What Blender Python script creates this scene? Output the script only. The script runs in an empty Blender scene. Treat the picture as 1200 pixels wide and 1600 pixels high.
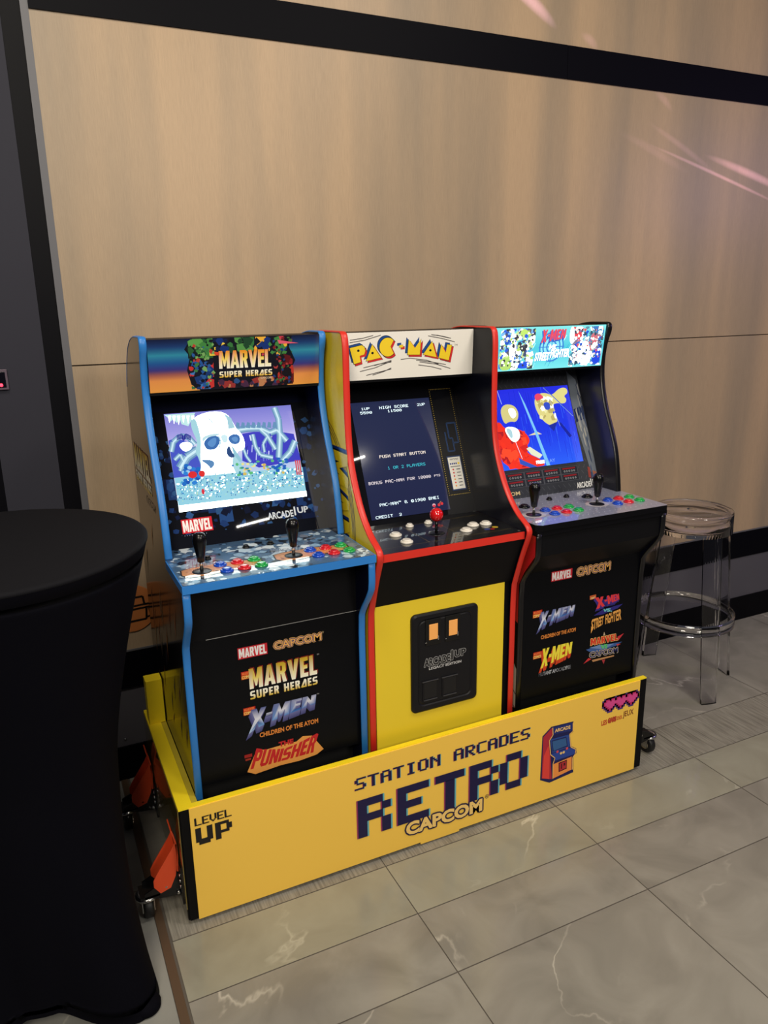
import bpy, bmesh, math, random
import numpy as np
from mathutils import Vector, Matrix
from mathutils.geometry import tessellate_polygon

S = bpy.context.scene
COL = S.collection

# ------------------------------------------------------------------ camera
def make_camera():
    cd = bpy.data.cameras.new('camera'); co = bpy.data.objects.new('camera', cd); COL.objects.link(co)
    r = Vector((0.9021218, -0.43116855, -0.01643001))
    u = Vector((0.12748955, 0.229978, 0.96480907))
    f = Vector((0.41221678, 0.87246994, -0.26243765))
    m = Matrix(((r.x, u.x, -f.x, -0.2392), (r.y, u.y, -f.y, -1.8060), (r.z, u.z, -f.z, 1.64455), (0, 0, 0, 1)))
    co.matrix_world = m
    cd.sensor_fit = 'HORIZONTAL'; cd.sensor_width = 36.0; cd.lens = 36.0 * 1193.32 / 1200.0
    cd.clip_start = 0.02; cd.clip_end = 60
    S.camera = co
make_camera()

# ------------------------------------------------------------------ world, lights, exposure
S.view_settings.view_transform = 'Standard'; S.view_settings.look = 'None'
S.view_settings.gamma = 1.0; S.view_settings.use_curve_mapping = False
S.view_settings.exposure = 0.08
W = bpy.data.worlds.new('world'); S.world = W; W.use_nodes = True
W.node_tree.nodes['Background'].inputs[0].default_value = (0.60, 0.60, 0.72, 1)
W.node_tree.nodes['Background'].inputs[1].default_value = 0.06

def area(name, loc, target, sx, sy, power, color, spread=None):
    ld = bpy.data.lights.new(name, 'AREA'); ld.shape = 'RECTANGLE'; ld.size = sx; ld.size_y = sy
    ld.energy = power; ld.color = color
    if spread is not None: ld.spread = math.radians(spread)
    o = bpy.data.objects.new(name, ld); COL.objects.link(o); o.location = loc
    d = Vector(target) - Vector(loc)
    o.rotation_euler = d.to_track_quat('-Z', 'Y').to_euler()
    return o
WARM = (1.0, 0.91, 0.76)
area('ceiling_and_fill_light', (-0.3, -0.9, 3.4), (-0.2, -0.1, 0), 0.6, 0.6, 26, WARM)
area('ceiling_and_fill_light', (1.7, -1.25, 3.4), (1.5, -0.9, 0), 0.6, 0.6, 30, (1.0, 0.92, 0.80))
area('ceiling_and_fill_light', (-1.0, -3.0, 3.1), (0.5, 0.3, 0.9), 0.9, 0.9, 62, WARM)  # added fill from the front, brightens the cabinets and sign
area('ceiling_and_fill_light', (1.5, -4.9, 3.1), (1.1, 0.2, 0.5), 0.9, 0.9, 62, (1.0, 0.93, 0.82))  # second added frontal fill, kept clear of the screen reflections
area('purple_lamp', (4.4, -1.0, 2.4), (2.6, 0.7, 0.8), 0.5, 0.5, 9, (0.60, 0.42, 1.0))  # purple light giving the right of the wall its purplish tone
# the strip lamps seen as bright lines in the screen glass
area('strip_lamp', (1.36, -3.18, 2.99), (1.1, -2.2, 2.4), 0.27, 0.014, 1.6, (1.0, 0.95, 0.84))
area('strip_lamp', (2.03, -2.42, 2.99), (1.7, -1.6, 2.3), 0.20, 0.014, 1.0, (1.0, 0.95, 0.84))
# an added spot whose mask draws the pink light streaks on the wood wall
def streak_spot(src, streaks, power):
    ld = bpy.data.lights.new('streak_spot', 'SPOT'); ld.energy = power; ld.shadow_soft_size = 0.002; ld.spot_blend = 0.2; ld.spot_size = math.radians(40)
    src = Vector(src); tgt = Vector((2.2, 0.79, 2.35))
    z = (src - tgt).normalized(); x = Vector((0, 0, 1)).cross(z).normalized(); y = z.cross(x)
    o = bpy.data.objects.new('streak_spot', ld); COL.objects.link(o)
    o.matrix_world = Matrix(((x.x, y.x, z.x, src.x), (x.y, y.y, z.y, src.y), (x.z, y.z, z.z, src.z), (0, 0, 0, 1)))
    def loc(p):
        d = Vector(p) - src; return Vector((d.dot(x) / -d.dot(z), d.dot(y) / -d.dot(z)))
    ld.use_nodes = True; nt = ld.node_tree; L = nt.links.new; em = nt.nodes['Emission']
    tc = nt.nodes.new('ShaderNodeTexCoord'); sep = nt.nodes.new('ShaderNodeSeparateXYZ'); L(tc.outputs['Normal'], sep.inputs[0])
    def M(op, a, b=None, c=None):
        n = nt.nodes.new('ShaderNodeMath'); n.operation = op
        for k, v in enumerate((a, b, c)):
            if v is None: continue
            if isinstance(v, (int, float)): n.inputs[k].default_value = v
            else: L(v, n.inputs[k])
        return n.outputs[0]
    az = M('ABSOLUTE', sep.outputs[2]); X = M('DIVIDE', sep.outputs[0], az); Y = M('DIVIDE', sep.outputs[1], az)
    tot = None
    for p0, p1, w, k in streaks:
        a, b = loc(p0), loc(p1); c = (a + b) / 2; e = (b - a); hl = e.length / 2; e.normalize(); f = Vector((-e.y, e.x)); hw = w / 2 / (src - Vector(p0)).length
        sx = M('MULTIPLY_ADD', X, e.x / hl, M('MULTIPLY_ADD', Y, e.y / hl, -c.dot(e) / hl))
        tx = M('MULTIPLY_ADD', X, f.x / hw, M('MULTIPLY_ADD', Y, f.y / hw, -c.dot(f) / hw))
        tx = M('MULTIPLY_ADD', M('MULTIPLY', sx, sx), 0.35, tx)          # slight bow
        v = M('SUBTRACT', 1.0, M('MULTIPLY_ADD', sx, sx, M('MULTIPLY', tx, tx)))
        v = M('MULTIPLY', M('POWER', M('MAXIMUM', v, 0.0), 1.3), k)
        tot = v if tot is None else M('ADD', tot, v)
    L(tot, em.inputs['Strength']); em.inputs['Color'].default_value = (0.95, 0.56, 1.0, 1)
streak_spot((3.3, -2.6, 3.2), [((1.46, 0.79, 2.77), (1.735, 0.79, 2.622), 0.055, 1.4), ((2.20, 0.79, 2.262), (3.05, 0.79, 2.050), 0.018, 1.3), ((2.52, 0.79, 2.242), (3.1, 0.79, 2.105), 0.040, 1.5),
    ((2.19, 0.79, 2.345), (2.62, 0.79, 2.160), 0.030, 0.35), ((2.04, 0.79, 2.30), (2.45, 0.79, 2.16), 0.040, 0.22), ((2.22, 0.79, 2.46), (2.33, 0.79, 2.39), 0.035, 0.3), ((1.84, 0.79, 2.62), (1.93, 0.79, 2.57), 0.04, 0.35)], 330)

# ------------------------------------------------------------------ colours and materials
def lin(c):
    def f(x):
        x /= 255.0
        return x / 12.92 if x <= 0.04045 else ((x + 0.055) / 1.055) ** 2.4
    return (f(c[0]), f(c[1]), f(c[2]), 1.0)
MATS = {}
def mat(name, rgb=(200, 200, 200), rough=0.5, metal=0.0, spec=0.5, coat=0.0, emit=None, bump=None, var=None):
    if name in MATS: return MATS[name]
    m = bpy.data.materials.new(name); m.use_nodes = True; MATS[name] = m
    nt = m.node_tree; b = nt.nodes['Principled BSDF']
    b.inputs['Base Color'].default_value = lin(rgb); b.inputs['Roughness'].default_value = rough
    b.inputs['Metallic'].default_value = metal; b.inputs['Specular IOR Level'].default_value = spec
    b.inputs['Coat Weight'].default_value = coat; b.inputs['Coat Roughness'].default_value = 0.03
    if emit:
        b.inputs['Emission Color'].default_value = lin(emit[0]); b.inputs['Emission Strength'].default_value = emit[1]
    if bump or var:
        tc = nt.nodes.new('ShaderNodeTexCoord'); n = nt.nodes.new('ShaderNodeTexNoise')
        n.inputs['Scale'].default_value = (bump or var)[0]; n.inputs['Detail'].default_value = 5
        nt.links.new(tc.outputs['Object'], n.inputs['Vector'])
        if bump:
            bp = nt.nodes.new('ShaderNodeBump'); bp.inputs['Strength'].default_value = bump[1]; bp.inputs['Distance'].default_value = 0.002
            nt.links.new(n.outputs['Fac'], bp.inputs['Height']); nt.links.new(bp.outputs['Normal'], b.inputs['Normal'])
        if var:
            mx = nt.nodes.new('ShaderNodeMix'); mx.data_type = 'RGBA'
            mx.inputs[6].default_value = lin(rgb); mx.inputs[7].default_value = lin(var[1])
            nt.links.new(n.outputs['Fac'], mx.inputs[0]); nt.links.new(mx.outputs[2], b.inputs['Base Color'])
    return m
def print_mat(name, rough=0.35, coat=0.0, emit=0.0, spec=0.35, glow=1.0):
    if name in MATS: return MATS[name]
    m = bpy.data.materials.new(name); m.use_nodes = True; MATS[name] = m
    nt = m.node_tree; b = nt.nodes['Principled BSDF']
    a = nt.nodes.new('ShaderNodeAttribute'); a.attribute_name = 'ink'
    b.inputs['Roughness'].default_value = rough; b.inputs['Coat Weight'].default_value = coat
    b.inputs['Coat Roughness'].default_value = 0.02; b.inputs['Specular IOR Level'].default_value = spec
    if emit:
        b.inputs['Base Color'].default_value = (0.004, 0.004, 0.005, 1)
        nt.links.new(a.outputs['Color'], b.inputs['Emission Color'])
        bw = nt.nodes.new('ShaderNodeRGBToBW'); nt.links.new(a.outputs['Color'], bw.inputs[0])
        mr = nt.nodes.new('ShaderNodeMapRange'); mr.interpolation_type = 'SMOOTHSTEP'
        for k, v in ((1, 0.78), (2, 1.0), (3, emit), (4, emit * glow)): mr.inputs[k].default_value = v
        nt.links.new(bw.outputs[0], mr.inputs[0]); nt.links.new(mr.outputs[0], b.inputs['Emission Strength'])
    else:
        nt.links.new(a.outputs['Color'], b.inputs['Base Color'])
    return m

INK = print_mat('printed_ink', 0.4)
INK_GLOSS = print_mat('printed_under_gloss', 0.3, 1.0)
INK_GLASS = print_mat('printed_under_glass', 0.6, 0.5, spec=0.05)
LCD_BRIGHT = print_mat('lit_screen', 0.15, 1.0, 0.95, glow=7)
LCD_BLUE = print_mat('lit_screen_blue', 0.15, 1.0, 1.15, glow=3)
LCD_DIM = print_mat('lit_screen_dark', 0.1, 1.0, 0.9, glow=2.5)
BACKLIT = print_mat('backlit_marquee', 0.2, 0.3, 1.15, glow=3)

black_lam = mat('black_laminate', (8, 8, 12), 0.45, spec=0.15)
black_gloss = mat('black_gloss_side', (12, 10, 13), 0.14, spec=0.3)
black_plastic = mat('black_plastic', (10, 10, 13), 0.25, spec=.4)
black_satin = mat('black_moulded_plastic', (20, 20, 24), 0.4, spec=.3)
blue_edge = mat('blue_edge_trim', (44, 124, 205), 0.38)
red_edge = mat('red_edge_trim', (216, 48, 36), 0.38)
black_edge = mat('black_edge_trim', (12, 12, 15), 0.3)
yellow_lam = mat('yellow_laminate', (226, 196, 44), 0.35, coat=0.2)
yellow_paint = mat('yellow_paint', (255, 228, 40), 0.45, spec=.3, var=(14, (250, 220, 36)))
sign_yellow = mat('sign_yellow', (250, 204, 84), 0.5, spec=.3)
board_black = mat('board_black', (7, 7, 9), 0.55, spec=.15)
inner_blue = mat('dark_blue_inner_side', (8, 11, 34), 0.22, spec=.22)
inner_black = mat('black_inner_side', (9, 10, 22), 0.24, spec=.25)
chrome = mat('zinc_steel', (205, 205, 205), 0.22, metal=1.0)
rubber = mat('black_rubber', (16, 16, 17), 0.5)
orange_p = mat('orange_pedal', (226, 78, 38), 0.42)
hub_m = mat('wheel_hub', (150, 138, 112), 0.5)
btn_blue = mat('blue_button', (18, 72, 190), 0.2, coat=0.5)
btn_red = mat('red_button', (205, 28, 40), 0.2, coat=0.5)
btn_green = mat('green_button', (28, 160, 72), 0.2, coat=0.5)
btn_white = mat('white_button', (232, 226, 216), 0.25, coat=0.5)
ball_red = mat('red_ball', (215, 22, 28), 0.12, coat=0.8)
coin_lit = mat('amber_coin_slot', (226, 160, 84), 0.4, emit=((226, 150, 80), 0.25))

def wood_mat():
    m = bpy.data.materials.new('wood_veneer'); m.use_nodes = True; nt = m.node_tree; L = nt.links.new
    b = nt.nodes['Principled BSDF']; b.inputs['Roughness'].default_value = 0.42; b.inputs['Specular IOR Level'].default_value = 0.4
    tc = nt.nodes.new('ShaderNodeTexCoord')
    def noise(scale, sx, sz, det=6, rough=0.6):
        mp = nt.nodes.new('ShaderNodeMapping'); mp.inputs['Scale'].default_value = (sx, sx, sz)
        n = nt.nodes.new('ShaderNodeTexNoise'); n.inputs['Scale'].default_value = scale; n.inputs['Detail'].default_value = det
        n.inputs['Roughness'].default_value = rough
        L(tc.outputs['Object'], mp.inputs['Vector']); L(mp.outputs['Vector'], n.inputs['Vector']); return n
    fine = noise(60, 8.0, 0.30, 8, 0.7)
    band = noise(2.0, 2.0, 0.16, 4, 0.5)
    r1 = nt.nodes.new('ShaderNodeValToRGB'); e = r1.color_ramp.elements
    e[0].position = 0.36; e[0].color = lin((155, 138, 117)); e[1].position = 0.64; e[1].color = lin((187, 160, 129))
    L(band.outputs['Fac'], r1.inputs['Fac'])
    r2 = nt.nodes.new('ShaderNodeValToRGB'); e = r2.color_ramp.elements
    e[0].position = 0.36; e[0].color = (0.80, 0.79, 0.78, 1); e[1].position = 0.60; e[1].color = (1.04, 1.03, 1.02, 1)
    L(fine.outputs['Fac'], r2.inputs['Fac'])
    mx = nt.nodes.new('ShaderNodeMix'); mx.data_type = 'RGBA'; mx.blend_type = 'MULTIPLY'; mx.inputs[0].default_value = 0.55
    L(r1.outputs['Color'], mx.inputs[6]); L(r2.outputs['Color'], mx.inputs[7]); L(mx.outputs[2], b.inputs['Base Color'])
    bp = nt.nodes.new('ShaderNodeBump'); bp.inputs['Strength'].default_value = 0.12; bp.inputs['Distance'].default_value = 0.001
    L(fine.outputs['Fac'], bp.inputs['Height']); L(bp.outputs['Normal'], b.inputs['Normal'])
    return m

def tile_mat(name, ribbed=False, base=(156, 152, 142), dark=(132, 128, 119), vein=(208, 202, 188)):
    m = bpy.data.materials.new(name); m.use_nodes = True; nt = m.node_tree; L = nt.links.new
    b = nt.nodes['Principled BSDF']; b.inputs['Roughness'].default_value = 0.5 if ribbed else 0.18
    tc = nt.nodes.new('ShaderNodeTexCoord'); at = nt.nodes.new('ShaderNodeAttribute'); at.attribute_name = 'ink'
    sc = nt.nodes.new('ShaderNodeVectorMath'); sc.operation = 'SCALE'; sc.inputs[3].default_value = 9.0
    ad = nt.nodes.new('ShaderNodeVectorMath'); ad.operation = 'ADD'
    L(at.outputs['Color'], sc.inputs[0]); L(tc.outputs['Object'], ad.inputs[0]); L(sc.outputs[0], ad.inputs[1])
    n1 = nt.nodes.new('ShaderNodeTexNoise'); n1.inputs['Scale'].default_value = 5.0; n1.inputs['Detail'].default_value = 8
    n1.inputs['Distortion'].default_value = 0.8; L(ad.outputs[0], n1.inputs['Vector'])
    r1 = nt.nodes.new('ShaderNodeValToRGB'); e = r1.color_ramp.elements
    e[0].position = 0.32; e[0].color = lin(dark); e[1].position = 0.68; e[1].color = lin(base)
    L(n1.outputs['Fac'], r1.inputs['Fac']); col = r1.outputs['Color']
    if not ribbed:
        n2 = nt.nodes.new('ShaderNodeTexNoise'); n2.inputs['Scale'].default_value = 1.5; n2.inputs['Detail'].default_value = 6
        n2.inputs['Roughness'].default_value = 0.48; n2.inputs['Distortion'].default_value = 0.7; L(ad.outputs[0], n2.inputs['Vector'])
        r2 = nt.nodes.new('ShaderNodeValToRGB'); r2.color_ramp.elements[0].position = 0.492; r2.color_ramp.elements[0].color = (0, 0, 0, 1)
        k = r2.color_ramp.elements.new(0.5); k.color = (1, 1, 1, 1)
        r2.color_ramp.elements[-1].position = 0.506; r2.color_ramp.elements[-1].color = (0, 0, 0, 1)
        L(n2.outputs['Fac'], r2.inputs['Fac'])
        n3 = nt.nodes.new('ShaderNodeTexNoise'); n3.inputs['Scale'].default_value = 3.1; L(ad.outputs[0], n3.inputs['Vector'])
        r3 = nt.nodes.new('ShaderNodeValToRGB'); r3.color_ramp.elements[0].position = 0.50; r3.color_ramp.elements[1].position = 0.72
        L(n3.outputs['Fac'], r3.inputs['Fac'])
        mu = nt.nodes.new('ShaderNodeMath'); mu.operation = 'MULTIPLY'; L(r2.outputs['Color'], mu.inputs[0]); L(r3.outputs['Color'], mu.inputs[1])
        mx = nt.nodes.new('ShaderNodeMix'); mx.data_type = 'RGBA'; L(mu.outputs[0], mx.inputs[0]); L(col, mx.inputs[6]); mx.inputs[7].default_value = lin(vein)
        col = mx.outputs[2]
    else:
        mp = nt.nodes.new('ShaderNodeMapping'); mp.inputs['Scale'].default_value = (1, 0.05, 1); L(tc.outputs['Object'], mp.inputs['Vector'])
        n4 = nt.nodes.new('ShaderNodeTexNoise'); n4.inputs['Scale'].default_value = 150; n4.inputs['Detail'].default_value = 2
        L(mp.outputs['Vector'], n4.inputs['Vector'])
        bp = nt.nodes.new('ShaderNodeBump'); bp.inputs['Strength'].default_value = 0.8; bp.inputs['Distance'].default_value = 0.004
        L(n4.outputs['Fac'], bp.inputs['Height']); L(bp.outputs['Normal'], b.inputs['Normal'])
        r4 = nt.nodes.new('ShaderNodeValToRGB'); e = r4.color_ramp.elements
        e[0].position = 0.35; e[0].color = (0.62, 0.60, 0.58, 1); e[1].position = 0.62; e[1].color = (1.08, 1.07, 1.05, 1)
        L(n4.outputs['Fac'], r4.inputs['Fac'])
        mx = nt.nodes.new('ShaderNodeMix'); mx.data_type = 'RGBA'; mx.blend_type = 'MULTIPLY'; mx.inputs[0].default_value = 0.8
        L(col, mx.inputs[6]); L(r4.outputs['Color'], mx.inputs[7]); col = mx.outputs[2]
    L(col, b.inputs['Base Color'])
    return m
def clear_mat():
    m = bpy.data.materials.new('clear_polycarbonate'); m.use_nodes = True
    b = m.node_tree.nodes['Principled BSDF']; b.inputs['Base Color'].default_value = (0.95, 0.95, 0.97, 1)
    b.inputs['Transmission Weight'].default_value = 1.0; b.inputs['Roughness'].default_value = 0.02; b.inputs['IOR'].default_value = 1.45
    return m

# ------------------------------------------------------------------ mesh builder
class MB:
    """collects shapes of one part; build() links them as one mesh object"""
    def __init__(self):
        self.v = []; self.f = []; self.m = []; self.c = []; self.sm = []; self.mats = []
    def slot(self, m):
        if m not in self.mats: self.mats.append(m)
        return self.mats.index(m)
    def face(self, pts, m, cols=None, smooth=False):
        i = len(self.v); self.v += [tuple(p) for p in pts]
        self.f.append(tuple(range(i, i + len(pts)))); self.m.append(self.slot(m)); self.sm.append(smooth)
        self.c.append(cols if cols else [(1, 1, 1, 1)] * len(pts))
    def grid(self, rows, m, closed=False, smooth=True, capa=False, capb=False):
        i = len(self.v); n = len(rows[0]); s = self.slot(m)
        for r in rows: self.v += [tuple(p) for p in r]
        def add(ix, sm):
            self.f.append(ix); self.m.append(s); self.sm.append(sm); self.c.append([(1, 1, 1, 1)] * len(ix))
        for a in range(len(rows) - 1):
            for k in range(n if closed else n - 1):
                k2 = (k + 1) % n
                add((i + a * n + k, i + a * n + k2, i + (a + 1) * n + k2, i + (a + 1) * n + k), smooth)
        if capa: add(tuple(i + k for k in reversed(range(n))), False)
        if capb: add(tuple(i + (len(rows) - 1) * n + k for k in range(n)), False)
    def box(self, a, b, m):
        x0, y0, z0 = a; x1, y1, z1 = b
        self.grid([[(x0, y0, z0), (x1, y0, z0), (x1, y1, z0), (x0, y1, z0)], [(x0, y0, z1), (x1, y0, z1), (x1, y1, z1), (x0, y1, z1)]],
                  m, closed=True, smooth=False, capa=True, capb=True)
    def prism_x(self, prof, x0, x1, m):          # profile of (y, z), extruded along x
        self.grid([[(x0, y, z) for y, z in prof], [(x1, y, z) for y, z in prof]], m, closed=True, smooth=False, capa=True, capb=True)
    def prism_z(self, prof, z0, z1, m):
        self.grid([[(x, y, z0) for x, y in prof], [(x, y, z1) for x, y in prof]], m, closed=True, smooth=False, capa=True, capb=True)
    def lathe(self, prof, c, m, seg=24, axis=(0, 0, 1), smooth=True):   # profile of (r, h)
        az = Vector(axis).normalized(); ax = az.orthogonal().normalized(); ay = az.cross(ax); c = Vector(c)
        rows = []
        for r, h in prof:
            rows.append([c + az * h + (ax * math.cos(t) + ay * math.sin(t)) * r for t in [2 * math.pi * k / seg for k in range(seg)]])
        self.grid(rows, m, closed=True, smooth=smooth, capa=True, capb=True)
    def tube(self, pts, r, m, seg=10):
        pts = [Vector(p) for p in pts]; rows = []
        for k, p in enumerate(pts):
            d = (pts[min(k + 1, len(pts) - 1)] - pts[max(k - 1, 0)]).normalized()
            a = d.orthogonal().normalized(); b = d.cross(a)
            if k and a.dot(pa) < 0: a, b = -a, -b
            pa = a
            rows.append([p + (a * math.cos(t) + b * math.sin(t)) * r for t in [2 * math.pi * j / seg for j in range(seg)]])
        self.grid(rows, m, closed=True, capa=True, capb=True)
    def build(self, name, parent=None, bevel=0.0, origin=None, fixn=True):
        me = bpy.data.meshes.new(name)
        vs = self.v
        if origin is not None: vs = [tuple(Vector(p) - Vector(origin)) for p in vs]
        me.from_pydata(vs, [], self.f)
        for mt in self.mats: me.materials.append(mt)
        me.polygons.foreach_set('material_index', self.m); me.polygons.foreach_set('use_smooth', self.sm)
        ca = me.color_attributes.new('ink', 'FLOAT_COLOR', 'CORNER')
        buf = []
        for c in self.c:
            for q in c: buf += [q[0], q[1], q[2], 1.0]
        ca.data.foreach_set('color', buf)
        me.update()
        if fixn:
            bm = bmesh.new(); bm.from_mesh(me)
            solid = [f for f in bm.faces if all(not e.is_boundary for e in f.edges)]
            if solid: bmesh.ops.recalc_face_normals(bm, faces=solid)
            bm.to_mesh(me); bm.free()
        o = bpy.data.objects.new(name, me); COL.objects.link(o)
        if origin is not None: o.location = origin
        if parent is not None:
            o.parent = parent
            o.location = Vector(o.location) - world_loc(parent)
        if bevel:
            bv = o.modifiers.new('bevel', 'BEVEL'); bv.width = bevel; bv.segments = 2; bv.limit_method = 'ANGLE'; bv.angle_limit = math.radians(40)
        return o
def world_loc(o):
    l = Vector((0, 0, 0))
    while o is not None: l = l + Vector(o.location); o = o.parent
    return l
def thing(name, label, cat, loc=(0, 0, 0), group=None):
    o = bpy.data.objects.new(name, None); COL.objects.link(o); o.location = loc; o.empty_display_size = 0.05
    o['label'] = label; o['category'] = cat
    if group: o['group'] = group
    return o
def struct(mb, name, label=None, **k):
    o = mb.build(name, **k); o['kind'] = 'structure'
    if label: o['label'] = label
    return o

# ------------------------------------------------------------------ printing on a plane
def homog(src, dst):
    A = []; B = []
    for (x, y), (u, v) in zip(src, dst):
        A.append([x, y, 1, 0, 0, 0, -u * x, -u * y]); B.append(u)
        A.append([0, 0, 0, x, y, 1, -v * x, -v * y]); B.append(v)
    h = np.linalg.solve(np.array(A, float), np.array(B, float))
    def f(p):
        x, y = p; w = h[6] * x + h[7] * y + 1
        return ((h[0] * x + h[1] * y + h[2]) / w, (h[3] * x + h[4] * y + h[5]) / w)
    return f
UNIT = [(0, 1), (1, 1), (1, 0), (0, 0)]      # TL TR BR BL
_tx = {}
def text_tris(s, bold=0.0, space=1.0):
    k = (s, bold, space)
    if k in _tx: return _tx[k]
    cu = bpy.data.curves.new('t', 'FONT'); cu.body = s; cu.size = 1; cu.offset = bold; cu.space_character = space
    cu.resolution_u = 3
    ob = bpy.data.objects.new('t', cu); COL.objects.link(ob)
    dg = bpy.context.evaluated_depsgraph_get(); dg.update()
    me = bpy.data.meshes.new_from_object(ob.evaluated_get(dg))
    v = [(p.co.x, p.co.y) for p in me.vertices]; f = [tuple(p.vertices) for p in me.polygons]
    bpy.data.objects.remove(ob); bpy.data.curves.remove(cu); bpy.data.meshes.remove(me)
    x0 = min(p[0] for p in v); x1 = max(p[0] for p in v); y0 = min(p[1] for p in v); y1 = max(p[1] for p in v)
    v = [((x - x0) / (x1 - x0), (y - y0) / (y1 - y0)) for x, y in v]
    _tx[k] = (v, f); return v, f
G = {}
def glyph(ch, w, *loops): G[ch] = (w, loops)
glyph('M', 7, [(0, 0), (0, 10), (2.3, 10), (3.5, 5), (4.7, 10), (7, 10), (7, 0), (4.9, 0), (4.9, 5.2), (3.9, 1.2), (3.1, 1.2), (2.1, 5.2), (2.1, 0)])
glyph('A', 6, [(0, 0), (2, 10), (4, 10), (6, 0), (3.9, 0), (3.6, 1.9), (2.4, 1.9), (2.1, 0)], [(2.6, 3.6), (3.4, 3.6), (3, 7)])
glyph('R', 5.4, [(0, 0), (0, 10), (3.8, 10), (5.1, 9), (5.1, 5.4), (4.3, 4.6), (5.4, 0), (3.3, 0), (2.5, 4.1), (2.1, 4.1), (2.1, 0)], [(2.1, 8.2), (3, 8.2), (3, 5.8), (2.1, 5.8)])
glyph('V', 6, [(2, 0), (0, 10), (2.2, 10), (3, 4), (3.8, 10), (6, 10), (4, 0)])
glyph('E', 4.4, [(0, 0), (0, 10), (4.4, 10), (4.4, 8), (2.1, 8), (2.1, 6), (4, 6), (4, 4.1), (2.1, 4.1), (2.1, 2), (4.4, 2), (4.4, 0)])
glyph('L', 4.2, [(0, 0), (0, 10), (2.1, 10), (2.1, 2), (4.2, 2), (4.2, 0)])
glyph('X', 6.2, [(0, 0), (2, 5), (0.1, 10), (2.4, 10), (3.2, 7.2), (4, 10), (6.2, 10), (4.3, 5), (6.2, 0), (3.9, 0), (3.1, 3), (2.2, 0)])
glyph('N', 5.8, [(0, 0), (0, 10), (2.1, 10), (3.7, 5), (3.7, 10), (5.8, 10), (5.8, 0), (3.8, 0), (2.1, 5.2), (2.1, 0)])
glyph('-', 2.4, [(0, 4), (0, 6), (2.4, 6), (2.4, 4)])
glyph(' ', 3)
glyph('S', 5.6, [(0, 0), (0, 1.9), (3.6, 1.9), (3.6, 3.9), (1.2, 3.9), (0, 5), (0, 8.6), (1.3, 10), (5.6, 10), (5.0, 8), (2, 8), (2, 5.9), (4.4, 5.9), (5.6, 4.8), (5.6, 1.2), (4.4, 0)])
glyph('U', 5.6, [(0, 1.4), (0, 10), (2, 10), (2, 1.9), (3.6, 1.9), (3.6, 10), (5.6, 10), (5.6, 1.4), (4.4, 0), (1.3, 0)])
glyph('P', 5.4, [(0, 0), (0, 10), (4.1, 10), (5.4, 8.8), (5.4, 5), (4.1, 3.7), (2.1, 3.7), (2.1, 0)], [(2.1, 8.1), (3.4, 8.1), (3.4, 5.5), (2.1, 5.5)])
glyph('H', 5.8, [(0, 0), (0, 10), (2.1, 10), (2.1, 6), (3.7, 6), (3.7, 10), (5.8, 10), (5.8, 0), (3.7, 0), (3.7, 4), (2.1, 4), (2.1, 0)])
glyph('O', 6.2, [(0, 0), (0, 1.6), (3.6, 10), (5.2, 10), (6.2, 8.6), (6.2, 0)], [(2.3, 1.8), (4.3, 1.8), (4.3, 6.6)])
glyph('I', 2.2, [(0, 0), (0, 10), (2.2, 10), (2.2, 0)])
glyph('T', 5.4, [(1.65, 0), (1.65, 8), (0, 8), (0, 10), (5.4, 10), (5.4, 8), (3.75, 8), (3.75, 0)])
def block_tris(s, gap=0.7):
    k = ('blk', s, gap)
    if k in _tx: return _tx[k]
    v = []; f = []; x = 0
    for ch in s:
        w, loops = G[ch]
        if loops:
            lp = [[Vector((a, b, 0)) for a, b in l] for l in loops]
            flat = [p for l in lp for p in l]; i = len(v)
            v += [(p.x + x, p.y) for p in flat]
            f += [tuple(i + q for q in t) for t in tessellate_polygon(lp)]
        x += w + gap
    x -= gap
    v = [(a / x, b / 10) for a, b in v]
    _tx[k] = (v, f); return v, f
PIX = {
 'A': '.###.#...##...#######...##...##...#', 'B': '####.#...##...#####.#...##...#####.', 'C': '.#####....#....#....#....#.....####',
 'D': '####.#...##...##...##...##...#####.', 'E': '######....#....####.#....#....#####', 'F': '######....#....####.#....#....#....',
 'G': '.#####....#....#..###...##...#.####', 'H': '#...##...##...#######...##...##...#', 'I': '.###...#....#....#....#....#...###.',
 'K': '#...##..#.#.#..##...#.#..#..#.#...#', 'L': '#....#....#....#....#....#....#####', 'M': '#...###.###.#.##.#.##...##...##...#',
 'N': '#...###..##.#.##..###...##...##...#', 'O': '.###.#...##...##...##...##...#.###.', 'P': '####.#...##...#####.#....#....#....',
 'R': '####.#...##...#####.#.#..#..#.#...#', 'S': '.#####....#.....###.....#....#####.', 'T': '#####..#....#....#....#....#....#..',
 'U': '#...##...##...##...##...##...#.###.', 'V': '#...##...##...##...##...#.#.#...#..', 'Y': '#...##...#.#.#...#....#....#....#..',
 '0': '.###.#...##..###.#.###..##...#.###.', '1': '..#...##....#....#....#....#...###.', '2': '.###.#...#....#...#...#...#...#####',
 '3': '.###.#...#....#..##.....##...#.###.', '5': '######....####.....#....##...#.###.', '8': '.###.#...##...#.###.#...##...#.###.',
 '9': '.###.#...##...#.####....#...#.##...', '-': '...............####................', '&': '.##..#..#.#..#..##..#..#.#...#.##.#', ' ': '.' * 35}
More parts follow.
